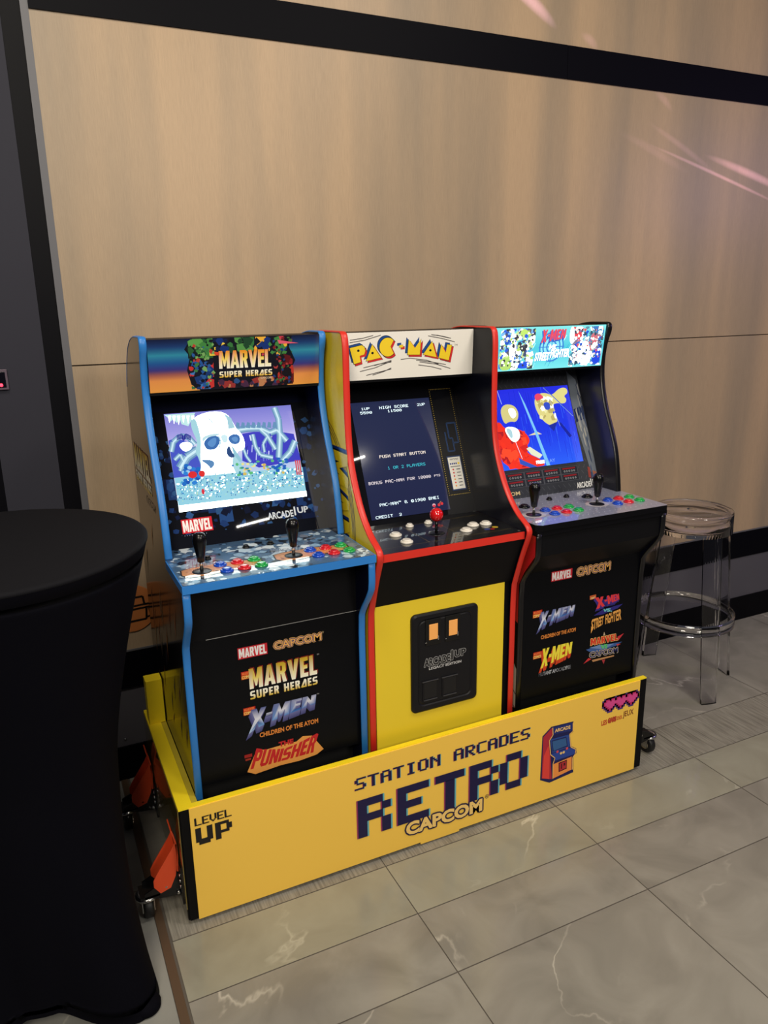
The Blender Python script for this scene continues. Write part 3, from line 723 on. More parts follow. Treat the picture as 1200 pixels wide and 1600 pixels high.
# ---------------------------------------------------------------- cabinet with blue edges (left)
def cab_left():
    X0, X1 = 0.056, 0.568
    def art_l(mb, x):
        P = Print(mb, (x, 0.60, 0), (0, -1, 0), (0, 0, 1), INK)     # u runs from the back edge to the front
        logo_msh(P, 0.02, 1.145, 0.30, 1.255, 1, 1.0)
        P.text('CAPCOM', (0.18, 1.105, 0.33, 1.128), (150, 130, 110), 1, 0.02)
        r = random.Random(7)
        for k in range(26):                                            # flame-like streaks of the side print
            u = r.uniform(0.02, 0.50); v = r.uniform(0.40, 1.02); l = r.uniform(0.05, 0.14)
            P.poly([(u, v), (u + .012, v + l * .4), (u + .03, v + l), (u + .004, v + l * .5)], r.choice([(150, 84, 44), (170, 120, 60), (110, 60, 44), (128, 110, 84), (60, 44, 60)]), 1 + k * .01)
    root, a, b = cabinet(X0, X1, 'left arcade cabinet with blue edges and a skull cave game on its screen', None, blue_edge, black_gloss, inner_blue, art_l, None)
    rnd = random.Random(11)
    def dm(P):
        g = ramp([(0, (232, 158, 74)), (0.22, (226, 146, 78)), (0.34, (150, 84, 84)), (0.42, (58, 52, 128)), (0.55, (30, 84, 150)), (0.70, (46, 138, 168)), (0.86, (24, 56, 112)), (1, (14, 24, 58))])
        P.rect(0, 0, 1, 1, lambda u, v: g(v), 0, 40)
        # mass of dark, green, blue and red shapes behind the title
        out = [(0.24, 1), (0.20, .80), (0.23, .66), (0.21, .40), (0.23, .12), (0.28, 0), (0.80, 0), (0.82, .30), (0.85, .50), (0.81, .78), (0.83, 1)]
        P.poly(out, (14, 16, 30), 1)
        P.shards(rnd, (0.22, 0.62, 0.36, 0.99), [(64, 132, 66), (92, 160, 80), (40, 92, 52), (18, 26, 30)], 26, .008, .026, 2)
        P.shards(rnd, (0.44, 0.70, 0.60, 0.99), [(54, 118, 62), (84, 150, 76), (30, 70, 44)], 20, .008, .022, 2)
        P.shards(rnd, (0.34, 0.66, 0.46, 0.99), [(20, 50, 120), (240, 208, 70), (24, 24, 34), (16, 30, 70)], 22, .006, .02, 2)
        P.shards(rnd, (0.60, 0.62, 0.80, 0.99), [(22, 50, 120), (240, 180, 60), (64, 130, 66), (200, 60, 80), (16, 18, 34)], 26, .006, .02, 2)
        P.shards(rnd, (0.23, 0.03, 0.37, 0.97), [(20, 22, 34), (60, 120, 70), (40, 90, 160), (180, 60, 50), (120, 170, 100), (16, 18, 30)], 60, .003, .009, 2.6)
        P.shards(rnd, (0.71, 0.03, 0.83, 0.97), [(20, 16, 28), (120, 30, 36), (60, 110, 60), (30, 60, 120), (170, 60, 60), (16, 18, 30)], 60, .003, .009, 2.6)
        P.poly([(0.74, .92), (0.87, .84), (0.75, .84)], (226, 92, 120), 3)
        P.shards(rnd, (0.22, 0.02, 0.36, 0.60), [(34, 84, 160), (22, 54, 118), (200, 52, 50), (16, 20, 40), (60, 120, 190)], 24, .008, .026, 2)
        P.shards(rnd, (0.74, 0.02, 0.84, 0.64), [(140, 28, 34), (90, 18, 26), (22, 14, 22), (180, 50, 40)], 24, .008, .024, 2)
        P.shards(rnd, (0.38, 0.01, 0.74, 0.20), [(40, 80, 140), (150, 50, 50), (26, 22, 40), (190, 130, 90), (70, 40, 70)], 26, .006, .018, 2)
        P.block('MARVEL', (0.392, .385, 0.706, .735), (20, 14, 20), 4, gap=0.3)
        P.block('MARVEL', (0.392, .40, 0.70, .745), lambda u, v: ramp([(0, (252, 250, 238)), (.3, (252, 240, 170)), (.65, (246, 208, 66)), (1, (234, 140, 40))])((v - .40) / .345), 5, gap=0.3)
        P.block('SUPER HEROES', (0.392, .225, 0.706, .345), lambda u, v: ramp([(0, (232, 180, 44)), (.6, (252, 248, 226)), (1, (252, 248, 230))])((v - .225) / .12), 5, gap=1.2)
        P.text('CAPCOM', (0.635, .155, 0.70, .195), (214, 196, 170), 5, .02)
        P.poly([(0.365, .735), (0.395, .72), (0.395, .66), (0.37, .67)], (216, 74, 44), 5)
    marquee(root, a, b, 0.272, 0.291, dm, INK_GLOSS)
    def db(P, v0, v1):
        r = random.Random(5)
        cols = [(18, 40, 86), (26, 54, 108), (12, 24, 60), (34, 68, 124), (10, 18, 44), (44, 82, 136)]
        P.rect(a, v1 - 0.075, b, v1, (5, 9, 34), 1)
        for k in range(24):                                       # faint comic-page boxes
            x = r.uniform(a, b - .06); v = r.uniform(v0 + 0.05, v1 - .12); w = r.uniform(.03, .07); h = r.uniform(.03, .07)
            P.rect(x, v, min(b, x + w), v + h, r.choice(cols), 1 + k * .01)
        P.shards(r, (a, v0 + .045, b, v1 - .10), cols + [(42, 80, 130)], 240, .004, .018, 2)
        P.rect(a, v0, b, v0 + .062, (5, 8, 20), 4)
        lx0, lx1 = 0.124, 0.210
        logo_marvel_box(P, lx0, -0.062, lx1, -0.022, 5)
        P.text('. . . . . . . . . .', (lx0 + .004, -0.069, lx1 - .02, -0.067), (150, 160, 190), 5, .02)
        logo_maker(P, 0.372, -0.055, 0.498, -0.026, (206, 214, 226), None, 5, .03)
    bz = bezel(root, a, b, db)
    def ds(P):
        f = homog([(70, 125), (990, 70), (1098, 728), (185, 837)], UNIT)
        Q = lambda pts: [f(p) for p in pts]
        r = random.Random(3)
        sky = ramp([(0, (236, 250, 250)), (.45, (176, 196, 240)), (.62, (236, 226, 250)), (.74, (176, 168, 236)), (1, (128, 128, 214))])
        P.rect(0, 0, 1, 1, lambda u, v: sky(v), 0, 30)
        P.poly(Q([(105, 320), (150, 300), (260, 330), (330, 420), (400, 560), (145, 590)]), (70, 86, 200), 1)
        P.poly(Q([(640, 275), (720, 262), (900, 262), (1010, 280), (1060, 470), (760, 520), (640, 470)]), (62, 62, 196), 1)
        for k in range(22):
            x = r.uniform(660, 880); y = r.uniform(280, 420); P.line(Q([(x, y), (x + r.uniform(-14, 14), y + r.uniform(25, 70))]), r.uniform(.001, .004), r.choice([(190, 200, 250), (110, 120, 220), (40, 44, 150), (224, 230, 255)]), 2)
        bone = (150, 190, 216); boned = (104, 150, 190); pale = (206, 236, 244)
        for w, c, L in ((.020, boned, 3), (.013, bone, 3.5), (.005, pale, 4)):
            P.line(Q([(600, 250), (680, 238), (770, 236), (840, 270), (890, 250), (960, 330)]), w, c, L)
            P.line(Q([(872, 88), (902, 170), (912, 300), (902, 450)]), w, c, L)
            P.line(Q([(740, 215), (820, 290), (880, 390)]), w * .8, c, L); P.line(Q([(1020, 330), (985, 410), (910, 490)]), w, c, L)
            P.line(Q([(715, 280), (735, 370), (770, 430), (860, 450)]), w * .7, c, L)
            P.line(Q([(820, 300), (790, 350), (800, 410)]), w * .5, c, L); P.line(Q([(640, 360), (670, 440), (700, 480)]), w * .5, c, L)
            P.line(Q([(125, 400), (140, 330), (190, 285), (250, 295), (300, 350)]), w * .8, c, L)
            P.line(Q([(320, 385), (240, 440), (190, 520)]), w * 1.3, c, L)
            P.line(Q([(150, 460), (190, 420), (215, 470), (190, 540)]), w * .6, c, L)
        for k in range(8): P.poly(Q([(590 + 38 * k, 232), (600 + 38 * k, 190), (620 + 38 * k, 196), (622 + 38 * k, 236)]), boned, 4.5)
        P.poly(Q([(72, 130), (300, 118), (250, 215), (200, 200), (190, 170), (165, 190), (140, 160), (120, 180), (100, 150)]), (196, 238, 236), 3)
        for k in range(6): P.poly(Q([(100 + 34 * k, 140), (122 + 34 * k, 138), (112 + 34 * k, 190 + 8 * (k % 3))]), (228, 252, 250), 4)
        for k in range(4): P.line(Q([(165, 312 - 9 * k), (200, 300 - 9 * k), (215, 318 - 9 * k), (232, 298 - 9 * k), (268, 316 - 9 * k)]), .0028, (40, 44, 150), 5)
        P.blob(Q([(178, 352), (215, 330), (262, 332), (285, 360), (255, 395), (215, 400)]), (236, 246, 252), 5)
        P.blob(Q([(262, 180), (330, 130), (430, 108), (510, 118), (560, 160), (590, 230), (640, 280), (662, 350), (650, 392), (600, 400), (610, 450), (640, 520), (660, 600), (640, 640), (560, 620), (500, 600), (440, 640), (380, 590), (300, 610), (350, 520), (330, 450), (300, 400), (320, 330), (280, 250)]), (246, 255, 255), 6)
        for pts, c in (([(262, 180), (300, 150), (330, 250), (345, 330), (335, 440), (350, 520), (300, 605), (345, 520), (325, 450), (298, 400), (318, 330), (278, 250)], (168, 218, 228)), ([(590, 400), (612, 450), (642, 520), (660, 600), (640, 635), (590, 560), (560, 480)], (176, 222, 232)),
                       ([(480, 285), (520, 275), (540, 300), (530, 340), (500, 340)], (206, 236, 242)), ([(345, 300), (400, 275), (480, 268), (470, 288), (390, 296), (355, 336)], (196, 230, 238)), ([(420, 460), (500, 440), (540, 460), (480, 500)], (214, 240, 244))):
            P.blob(Q(pts), c, 6.6)
        P.poly(Q([(500, 118), (560, 160), (590, 232), (540, 240), (530, 170)]), (170, 214, 226), 7)
        P.blob(Q([(358, 335), (390, 298), (450, 285), (480, 300), (480, 340), (450, 385), (400, 393), (372, 375)]), (58, 110, 178), 7)
        P.blob(Q([(380, 345), (420, 305), (455, 300), (450, 350), (420, 375)]), (92, 146, 206), 8)
        P.line(Q([(470, 290), (486, 330), (470, 375)]), .004, (180, 220, 236), 8)
        P.blob(Q([(535, 300), (570, 275), (618, 280), (628, 320), (612, 350), (572, 352), (548, 335)]), (66, 116, 182), 7)
        P.blob(Q([(553, 305), (600, 292), (612, 320), (590, 340)]), (98, 150, 208), 8)
        P.blob(Q([(524, 390), (545, 352), (562, 400), (590, 440), (560, 452), (530, 430)]), (40, 74, 128), 7)
        P.blob(Q([(330, 458), (420, 460), (446, 490), (412, 532), (395, 500)]), (92, 140, 190), 7)
        P.poly(Q([(560, 350), (588, 390), (640, 470), (620, 480), (575, 420)]), (150, 204, 220), 7)
        P.line(Q([(390, 160), (415, 175), (425, 195)]), .003, (120, 170, 190), 8)
        for k in range(7): P.poly(Q([(430 + 32 * k, 600), (446 + 32 * k, 545 + 14 * (k % 2)), (456 + 32 * k, 606)]), (120, 186, 216), 8)
        # foreground litter of cyan, white and green
        P.poly(Q([(150, 590), (1070, 520), (1098, 728), (185, 837)]), (150, 212, 230), 9)
        P.poly(Q([(180, 790), (1095, 690), (1098, 728), (185, 837)]), (244, 255, 244), 9.5)
        cs = [(60, 166, 216), (110, 200, 226), (232, 250, 252), (250, 255, 255), (34, 130, 200), (160, 220, 214), (200, 232, 190), (20, 84, 164), (90, 150, 190)]
        for k in range(620):
            t = r.random(); x = 170 + 900 * t + r.uniform(-10, 10); y = 612 - 78 * t + r.uniform(-12, 150 - 30 * t); w = r.uniform(4, 16); h = r.uniform(4, 12)
            P.poly(Q([(x, y), (x + w, y - 2), (x + w * r.uniform(.5, 1), y + h), (x + 1, y + h * r.uniform(.5, 1))]), r.choice(cs), 10 + k * .003)
        # two plain clusters of coloured blobs where the game's fighters stand
        for k in range(30): x = r.uniform(215, 340); y = r.uniform(500, 640); P.disc(*f((x, y)), .018, .02, r.choice([(20, 110, 200), (40, 130, 216), (16, 84, 180), (160, 210, 240)]), 12 + .01 * k, 8)
        P.disc(*f((280, 568)), .034, .036, (226, 40, 44), 13, 10); P.disc(*f((348, 560)), .024, .034, (226, 44, 40), 13, 10); P.disc(*f((356, 690)), .012, .03, (220, 40, 60), 13, 8)
        for k in range(46): x = r.uniform(560, 960); y = r.uniform(470, 575); P.disc(*f((x, y)), r.uniform(.008, .02), r.uniform(.008, .018), r.choice([(24, 110, 196), (236, 230, 150), (220, 190, 90), (40, 140, 160), (150, 220, 220), (90, 190, 120)]), 12 + .01 * k, 7)
        for k in range(14): x = r.uniform(860, 960); y = r.uniform(450, 560); P.disc(*f((x, y)), .018, .014, (22, 96, 190), 12.6, 7)
        for k in range(3): P.line(Q([(1020 + 14 * k, 470), (1032 + 14 * k, 575)]), .004, (220, 70, 80), 13)
    screen(bz, 0.124, 0.500, 1.093, 1.354, ds, LCD_BRIGHT)
    # control deck
    d = MB(); d.box((X0 - .001, -0.042, 0.977), (X1 + .001, 0.178, 0.998), blue_edge); d.box((a, 0.178, 0.977), (b, 0.268, 0.998), blue_edge)
    P = Print(d, (0, 0, 0.998), (1, 0, 0), (0, 1, 0), INK_GLOSS)
    r = random.Random(21)
    P.rect(X0 + .002, -.039, X1 - .002, .178, (78, 112, 148), 0); P.rect(a, .178, b, .266, (70, 100, 134), 0)
    cs = [(150, 184, 214), (196, 218, 236), (40, 60, 92), (18, 24, 38), (96, 136, 178), (222, 234, 244), (60, 90, 130), (120, 130, 150)]
    P.shards(r, (X0 + .002, -.039, X1 - .002, .178), cs, 300, .005, .024, 1); P.shards(r, (a, .17, b, .266), cs, 90, .005, .022, 1)
    for x, y in ((.123, .046), (.371, .056)):
        P.poly([(x - .055, y - .012), (x - .04, y - .034), (x, y - .040), (x + .05, y - .03), (x + .16, y - .02), (x + .165, y + .03), (x + .05, y + .045), (x - .02, y + .04), (x - .05, y + .03)], (30, 26, 26), 3)
        P.poly([(x - .051, y - .010), (x - .037, y - .030), (x, y - .036), (x + .05, y - .026), (x + .156, y - .016), (x + .160, y + .027), (x + .05, y + .041), (x - .02, y + .036), (x - .046, y + .027)], (214, 142, 82), 4)
        P.shards(r, (x - .05, y - .03, x + .15, y + .03), [(236, 178, 116), (190, 112, 60), (120, 70, 50)], 26, .003, .012, 4.3)
    P.text('SHOUT', (0.335, 0.105, 0.40, 0.125), (130, 140, 160), 4, .02)
    for x, y in ((X0 + .014, .16), (X0 + .014, -.02), (X1 - .014, .16), (X1 - .014, -.02), (.30, .25)):
        P.disc(x, y, .005, .005, (216, 220, 224), 5, 10)
    dk = d.build('control_deck', root)
    first = {}
    for dx in (0.0, 0.248):
        for (bx, m, key) in ((.177, btn_blue, 'b'), (.222, btn_red, 'r'), (.267, btn_green, 'g')):
            for k, by in enumerate((.071, .020)):
                loc = (bx + dx + (0.004 if k else -.001), by + (0.003 if dx else 0), 0.9987)
                if key not in first: first[key] = lathe_button(dk, loc, m)
                else: dup_button(first[key], dk, loc)
    sb = lathe_button(dk, (0.158, 0.137, 0.9987), black_plastic, .009); dup_button(sb, dk, (0.276, 0.184, .9987)); dup_button(sb, dk, (0.346, 0.184, .9987))
    joystick(root, (0.123, 0.046, 0.9987)); joystick(root, (0.371, 0.056, 0.9987))
    # front
    flat_panel(root, 'upper_front_panel', a, b, 0.060, 0.806, 0.977, mat('black_front_upper', (13, 13, 16), 0.5, spec=0.15))
    def dl(P):
        logo_marvel_box(P, 0.202, 0.730, 0.284, 0.763); logo_capcom(P, 0.303, 0.738, 0.440, 0.760)
        P.text('®', (.443, .757, .449, .763), (190, 170, 130), 1)
        logo_comics(P, .207, .669, .243, .692); logo_msh(P, .228, .605, .424, .697, 2); P.text('TM', (.425, .694, .432, .698), (180, 180, 180), 2)
        logo_comics(P, .206, .561, .240, .583); logo_xmen_steel(P, .216, .502, .408, .574, 2); P.text('TM', (.420, .572, .427, .576), (180, 180, 180), 2)
        P.text('CHILDREN OF THE ATOM', (.247, .482, .421, .497), (218, 132, 58), 1, .035)
        z = .395
        pts = [(.205, .385), (.228, .372), (.30, .378), (.36, .376), (.412, .381), (.434, .393), (.400, .446), (.372, .452), (.352, .440), (.330, .442), (.262, .440), (.236, .448)]
        P.poly(pts, (226, 154, 76), 1)
        w = lambda p, q: (p, q * (0.62 + 0.38 * abs(2 * p - 1) ** 1.5))
        P.block('PUNISHER', (.214, .391, .402, .452), (190, 34, 40), 2, slant=0.35, gap=.5, warp=w)
        P.text('THE', (.300, .437, .344, .453), (190, 34, 40), 2, .05)
        P.rect(.200, .430, .222, .440, (150, 28, 26), 1); P.rect(.202, .421, .218, .427, (150, 40, 26), 1)
        P.rect(.121, .8040, .550, .8058, (150, 150, 150), 1)
    flat_panel(root, 'lower_front_panel', a, b, 0.0605, 0.378, 0.8055, mat('black_front_lower', (7, 8, 12), 0.4, spec=0.15), dl)
    flat_panel(root, 'kick_recess', a, b, 0.12, 0.04, 0.378, mat('black_recess', (5, 5, 6), 0.7))
cab_left()

# ---------------------------------------------------------------- yellow cabinet with red edges (middle)
def cab_mid():
    X0, X1 = 0.579, 1.087
    navy = (22, 30, 60)
    def art_l(mb, x):
        P = Print(mb, (x, 0.60, 0), (0, -1, 0), (0, 0, 1), INK_GLOSS)
        for k in range(3):
            rr = 0.330 + .010 * k
            P.line([(0.16 + rr * .92 * math.cos(math.radians(t)), 1.00 + rr * math.sin(math.radians(t))) for t in range(-40, 100, 4)], .0028, navy, 1)
        # title turned upright along the side
        f = lambda a, b: (0.20 + 0.15 * (1 - b), 1.26 - a * 0.60)
        P2 = Print(mb, (x, 0.60 - 0.29, 1.26), (0, 0, -1), (0, -1, 0), INK_GLOSS)
        for dz, c, L in ((-.008, (24, 52, 120), 2), (.0, (20, 22, 34), 3), (.005, (238, 206, 40), 4)):
            P2.block('MAN', (0.02 + dz, .02 + dz * .4, 0.30 + dz, .15 + dz * .4), c, L, gap=.6)
    MU = 0.085
    root, a, b = cabinet(X0, X1, 'middle arcade cabinet with red edges, yellow sides and a dark start screen', [(0.046, 0.035)] + FRONT_C, red_edge, yellow_lam, inner_black, art_l, None, True)
    def dm(P):
        f = homog([(10, 50), (1088, 22), (1082, 398), (20, 465)], [(MU, 1), (1, 1), (1, 0), (MU, 0)])
        Q = lambda pts, dx=0, dy=0: [f((p[0] + dx, p[1] + dy)) for p in pts]
        P.rect(0, 0, 1, 1, (236, 232, 224), 0)
        C = [(390, 168)] + [(366 + 70 * math.cos(math.radians(t)), 172 + 80 * math.sin(math.radians(t))) for t in range(42, 318, 8)]
        let = [[(38, 180), (140, 155), (165, 170), (174, 200), (165, 235), (125, 246), (136, 300), (78, 318)], [(232, 148), (182, 292), (310, 262)], C,
               [(465, 155), (497, 152), (497, 175), (465, 178)], [(545, 108), (598, 180), (648, 106), (640, 238), (535, 238)], [(742, 125), (668, 236), (782, 260)],
               [(820, 150), (800, 264), (884, 286), (908, 158), (870, 152), (858, 222)]]
        yl = (240, 206, 44)
        for p in let:
            cx = sum(q[0] for q in p) / len(p); cy = sum(q[1] for q in p) / len(p)
            big = [(cx + (q[0] - cx) * 1.06, cy + (q[1] - cy) * 1.06) for q in p]
            P.poly(Q(big, -17, -16), (18, 22, 40), 1); P.poly(Q(p, -17, -16), (28, 72, 142), 1.5)
            P.poly(Q(big, 14, 14), (30, 20, 26), 2); P.poly(Q(p, 15, 15), (206, 42, 44), 2.5)
            P.poly(Q(big), (24, 24, 26), 3); P.poly(Q(p), yl, 4)
        for x, y in ((113, 202), (236, 222), (728, 201)): P.disc(*f((x, y)), .0085, .026, (20, 20, 22), 5, 14)
        k = (70, 66, 66)
        for pts in ([(40, 112), (150, 96), (240, 72)], [(38, 134), (170, 112), (305, 70)], [(735, 68), (830, 82), (900, 100)], [(708, 78), (820, 100), (932, 130)], [(780, 72), (880, 96)],
                    [(130, 382), (260, 350), (400, 292)], [(160, 350), (290, 318), (400, 300)], [(185, 415), (320, 380), (400, 360)], [(240, 412), (330, 384), (400, 350)], [(255, 330), (330, 308), (400, 286)],
                    [(610, 285), (740, 300), (862, 322)], [(640, 300), (780, 318), (900, 355)], [(630, 325), (740, 340), (825, 362)], [(480, 278), (560, 268), (700, 285), (800, 318)]):
            P.line(Q(pts), .0022, k, 1)
        P.text('TM', f((930, 165)) + f((955, 148)), (90, 86, 86), 1)
    marquee(root, a, b, 0.284, 0.290, dm, INK)
    def db(P, v0, v1):
        V = lambda z: (z - 1.093) / BEZ_U.z
        ye = (206, 176, 70)
        def dots(x0, z0, x1, z1, n):
            for k in range(n): t = k / (n - 1); P.disc(x0 + (x1 - x0) * t, V(z0 + (z1 - z0) * t), .0013, .0013, ye, 2, 6)
        dots(.982, 1.370, .982, 1.042, 50); dots(1.060, 1.370, 1.060, 1.042, 50); dots(.982, 1.042, 1.060, 1.042, 14); dots(.982, 1.370, 1.060, 1.370, 14)
        dots(.668, 1.36, .668, 1.04, 48); dots(.606, 1.36, .606, 1.04, 48)
        bl = (42, 78, 134)
        for w, c, L in ((.004, bl, 2), (.0015, (8, 10, 20), 3)):
            P.line([(1.010, V(1.235)), (1.010, V(1.175)), (1.034, V(1.175)), (1.034, V(1.215)), (1.010 + .012, V(1.215))], w, c, L)
            P.line([(1.022, V(1.215)), (1.022, V(1.262)), (1.054, V(1.262)), (1.054, V(1.200)), (1.034, V(1.200))], w, c, L)
        P.rect(.998, V(1.054), 1.050, V(1.160), (30, 52, 96), 2); P.rect(1.001, V(1.058), 1.047, V(1.156), (226, 224, 216), 3)
        r = random.Random(2)
        P.text('HOW TO PLAY', (1.008, V(1.147), 1.040, V(1.152)), (40, 40, 60), 4, .02)
        for k in range(4): P.disc(1.008 + .007 * k, V(1.136), .003, .003, (44, 58, 130), 4, 8)
        P.disc(1.038, V(1.136), .004, .004, (240, 206, 60), 4, 8)
        P.rect(1.006, V(1.126), 1.042, V(1.128), (60, 60, 70), 4)
        for k in range(6):
            z = 1.118 - .010 * k; P.disc(1.014, V(z), .003, .003, r.choice([(200, 40, 50), (220, 60, 40), (230, 160, 60), (60, 60, 70)]), 4, 8); P.rect(1.026, V(z - .0012), 1.040, V(z + .0012), (70, 70, 80), 4)
    bz = bezel(root, a, b, db, base=(9, 10, 17))
    def ds(P):
        f = homog([(551, 630), (670, 623), (700, 797), (579, 814)], UNIT)
        P.rect(0, 0, 1, 1, lambda u, v: ramp([(0, (31, 37, 72)), (1, (38, 45, 78))])(v), 0, 4)
        wt = (226, 246, 250); cy = (70, 214, 232)
        def T(s, x0, x1, ytop, h, c):
            P.pixtext(s, (x0, ytop - h, x1, ytop), c, 1, 1)
        T('1UP', .12, .225, .955, .022, wt); T('HIGH SCORE', .345, .715, .955, .024, wt); T('2UP', .83, .935, .955, .022, wt)
        T('5590', .10, .245, .920, .022, wt); T('11500', .44, .62, .920, .022, wt)
        T('PUSH START BUTTON', .235, .82, .535, .025, (250, 236, 222)); T('1 OR 2 PLAYERS', .31, .79, .432, .025, cy)
        T('BONUS PAC-MAN FOR 10000', .045, .83, .320, .025, (244, 232, 236)); T('PTS', .875, .955, .316, .018, (244, 232, 236))
        T('PAC-MAN', .13, .36, .130, .025, wt); P.text('TM', (.365, .122, .395, .132), wt, 1, .03); T('&', .44, .475, .130, .025, wt)
        P.text('©', (.52, .104, .56, .130), wt, 1, .02); T('1980 BNEI', .57, .885, .130, .025, wt)
        T('CREDIT', .055, .265, .030, .024, wt); T('3', .345, .375, .030, .024, wt)
        P.disc(.80, .055, .022, .015, (244, 190, 200), 1, 10); P.disc(.80, .048, .018, .012, (230, 60, 80), 2, 10); P.disc(.865, .052, .018, .013, (226, 50, 60), 1, 10); P.disc(.905, .060, .018, .013, (226, 60, 60), 1, 10)
        P.line([(.868, .062), (.90, .082)], .0015, (210, 150, 80), 2)
    screen(bz, 0.694, 0.974, 1.000, 1.3455, ds, LCD_DIM)
    d = MB()
    d.prism_x([(-0.016, 0.962), (-0.016, 0.984), (0.268, 0.984), (0.268, 0.962)], a, b, red_edge)
    P = Print(d, (0, 0, 0.984), (1, 0, 0), (0, 1, 0), INK_GLOSS)
    P.rect(a + .001, -.013, b - .001, .266, (12, 12, 16), 0)
    def dots(p, q, n):
        for k in range(n): t = k / (n - 1); P.disc(p[0] + (q[0] - p[0]) * t, p[1] + (q[1] - p[1]) * t, .0011, .0011, (190, 160, 80), 1, 6)
    dots((a + .02, .03), (b - .02, .03), 90); dots((a + .02, .21), (b - .02, .21), 90)
    dots((.77, .03), (.77, .21), 34); dots((.885, .03), (.885, .21), 34)
    for x, y in ((a + .01, .0), (b - .01, .0), (a + .01, .25), (b - .01, .25)): P.disc(x, y, .004, .004, (120, 120, 120), 1, 10)
    P.disc(.985, .058, .010, .008, (30, 60, 150), 1, 10); P.disc(1.000, .052, .008, .006, (190, 40, 50), 1.3, 10); P.disc(1.018, .066, .010, .010, (214, 180, 50), 1, 10)
    P.disc(.829, .093, .034, .034, (70, 20, 26), 1, 28); P.disc(.829, .093, .031, .031, (16, 14, 18), 2, 28)
    dk = d.build('control_deck', root)
    w0 = lathe_button(dk, (.713, .132, .9846), btn_white, .0168)
    for l in ((.712, .058), (.921, .074), (.969, .113), (1.011, .107)): dup_button(w0, dk, (l[0], l[1], .9846))
    s0 = lathe_button(dk, (.793, .196, .9846), btn_white, .0115); dup_button(s0, dk, (.860, .200, .9846))
    joystick(root, (.829, .093, .9846), ball_red)
    # front
    u = MB(); u.prism_x([(-0.010, 0.962), (0.052, 0.806), (0.066, 0.806), (0.004, 0.962)], a, b, mat('black_front_upper', (13, 13, 16), 0.5, spec=0.15)); u.build('upper_front_panel', root)
    u = MB(); u.box((a + .006, .055, .10), (b, .07, .806), black_lam); u.box((a + .006, .052, .10), (b - .020, .0555, .806), mat('yellow_front', (238, 208, 46), 0.4, coat=.15)); u.build('lower_front_panel', root)
    # coin door
    cx0, cx1, cz0, cz1 = .718, .950, .436, .759
    def rr(x0, x1, z0, z1, r, y, n=5):
        o = []
        for cx, cz, a0 in ((x1 - r, z1 - r, 0), (x0 + r, z1 - r, 90), (x0 + r, z0 + r, 180), (x1 - r, z0 + r, 270)):
            for k in range(n + 1):
                t = math.radians(a0 + 90 * k / n); o.append((cx + r * math.cos(t), y, cz + r * math.sin(t)))
        return o
    c = MB(); y0 = .052
    c.grid([rr(cx0, cx1, cz0, cz1, .016, y0), rr(cx0 + .001, cx1 - .001, cz0 + .001, cz1 - .001, .015, y0 - .006), rr(cx0 + .006, cx1 - .006, cz0 + .006, cz1 - .006, .014, y0 - .009),
            rr(cx0 + .020, cx1 - .020, cz0 + .020, cz1 - .018, .022, y0 - .009), rr(cx0 + .023, cx1 - .023, cz0 + .023, cz1 - .021, .020, y0 - .0065),
            rr(cx0 + .026, cx1 - .026, cz0 + .026, cz1 - .024, .018, y0 - .0065), rr(cx0 + .028, cx1 - .028, cz0 + .028, cz1 - .026, .018, y0 - .008)], black_satin, closed=True, smooth=False, capb=True)
    P = Print(c, (0, y0 - .008, 0), (1, 0, 0), (0, 0, 1), INK)
    logo_maker(P, .760, .586, .905, .622, (26, 26, 28), (150, 150, 150), 1, .03)
    P.text('LEGACY EDITION', (.776, .573, .890, .582), (190, 190, 190), 1, .03)
    cd = c.build('coin_door', root)
    for x in (.774, .842):
        s = MB(); s.box((x - .010, y0 - .0105, .655), (x + .042, y0 - .0075, .738), mat('coin_bezel_black', (12, 12, 13), 0.3)); s.box((x + .002, y0 - .0115, .672), (x + .032, y0 - .009, .722), coin_lit)
        s.box((x + .030, y0 - .014, .668), (x + .034, y0 - .010, .682), chrome); s.box((x - .012, y0 - .0125, .664), (x - .006, y0 - .010, .667), chrome)
        s.build('coin_slot', cd, .0012)
    for x in (.754, .822):
        s = MB(); s.box((x, y0 - .010, .474), (x + .053, y0 - .0075, .538), black_satin); s.box((x + .005, y0 - .0092, .480), (x + .048, y0 - .0105, .533), mat('flap_black', (20, 20, 23), 0.3))
        s.box((x - .002, y0 - .0125, .536), (x + .054, y0 - .009, .5385), mat('flap_lip', (60, 60, 64), 0.3)); s.box((x + .003, y0 - .0125, .4735), (x + .050, y0 - .009, .476), mat('flap_lip', (60, 60, 64), 0.3))
        s.build('return_flap', cd, .0008)
cab_mid()

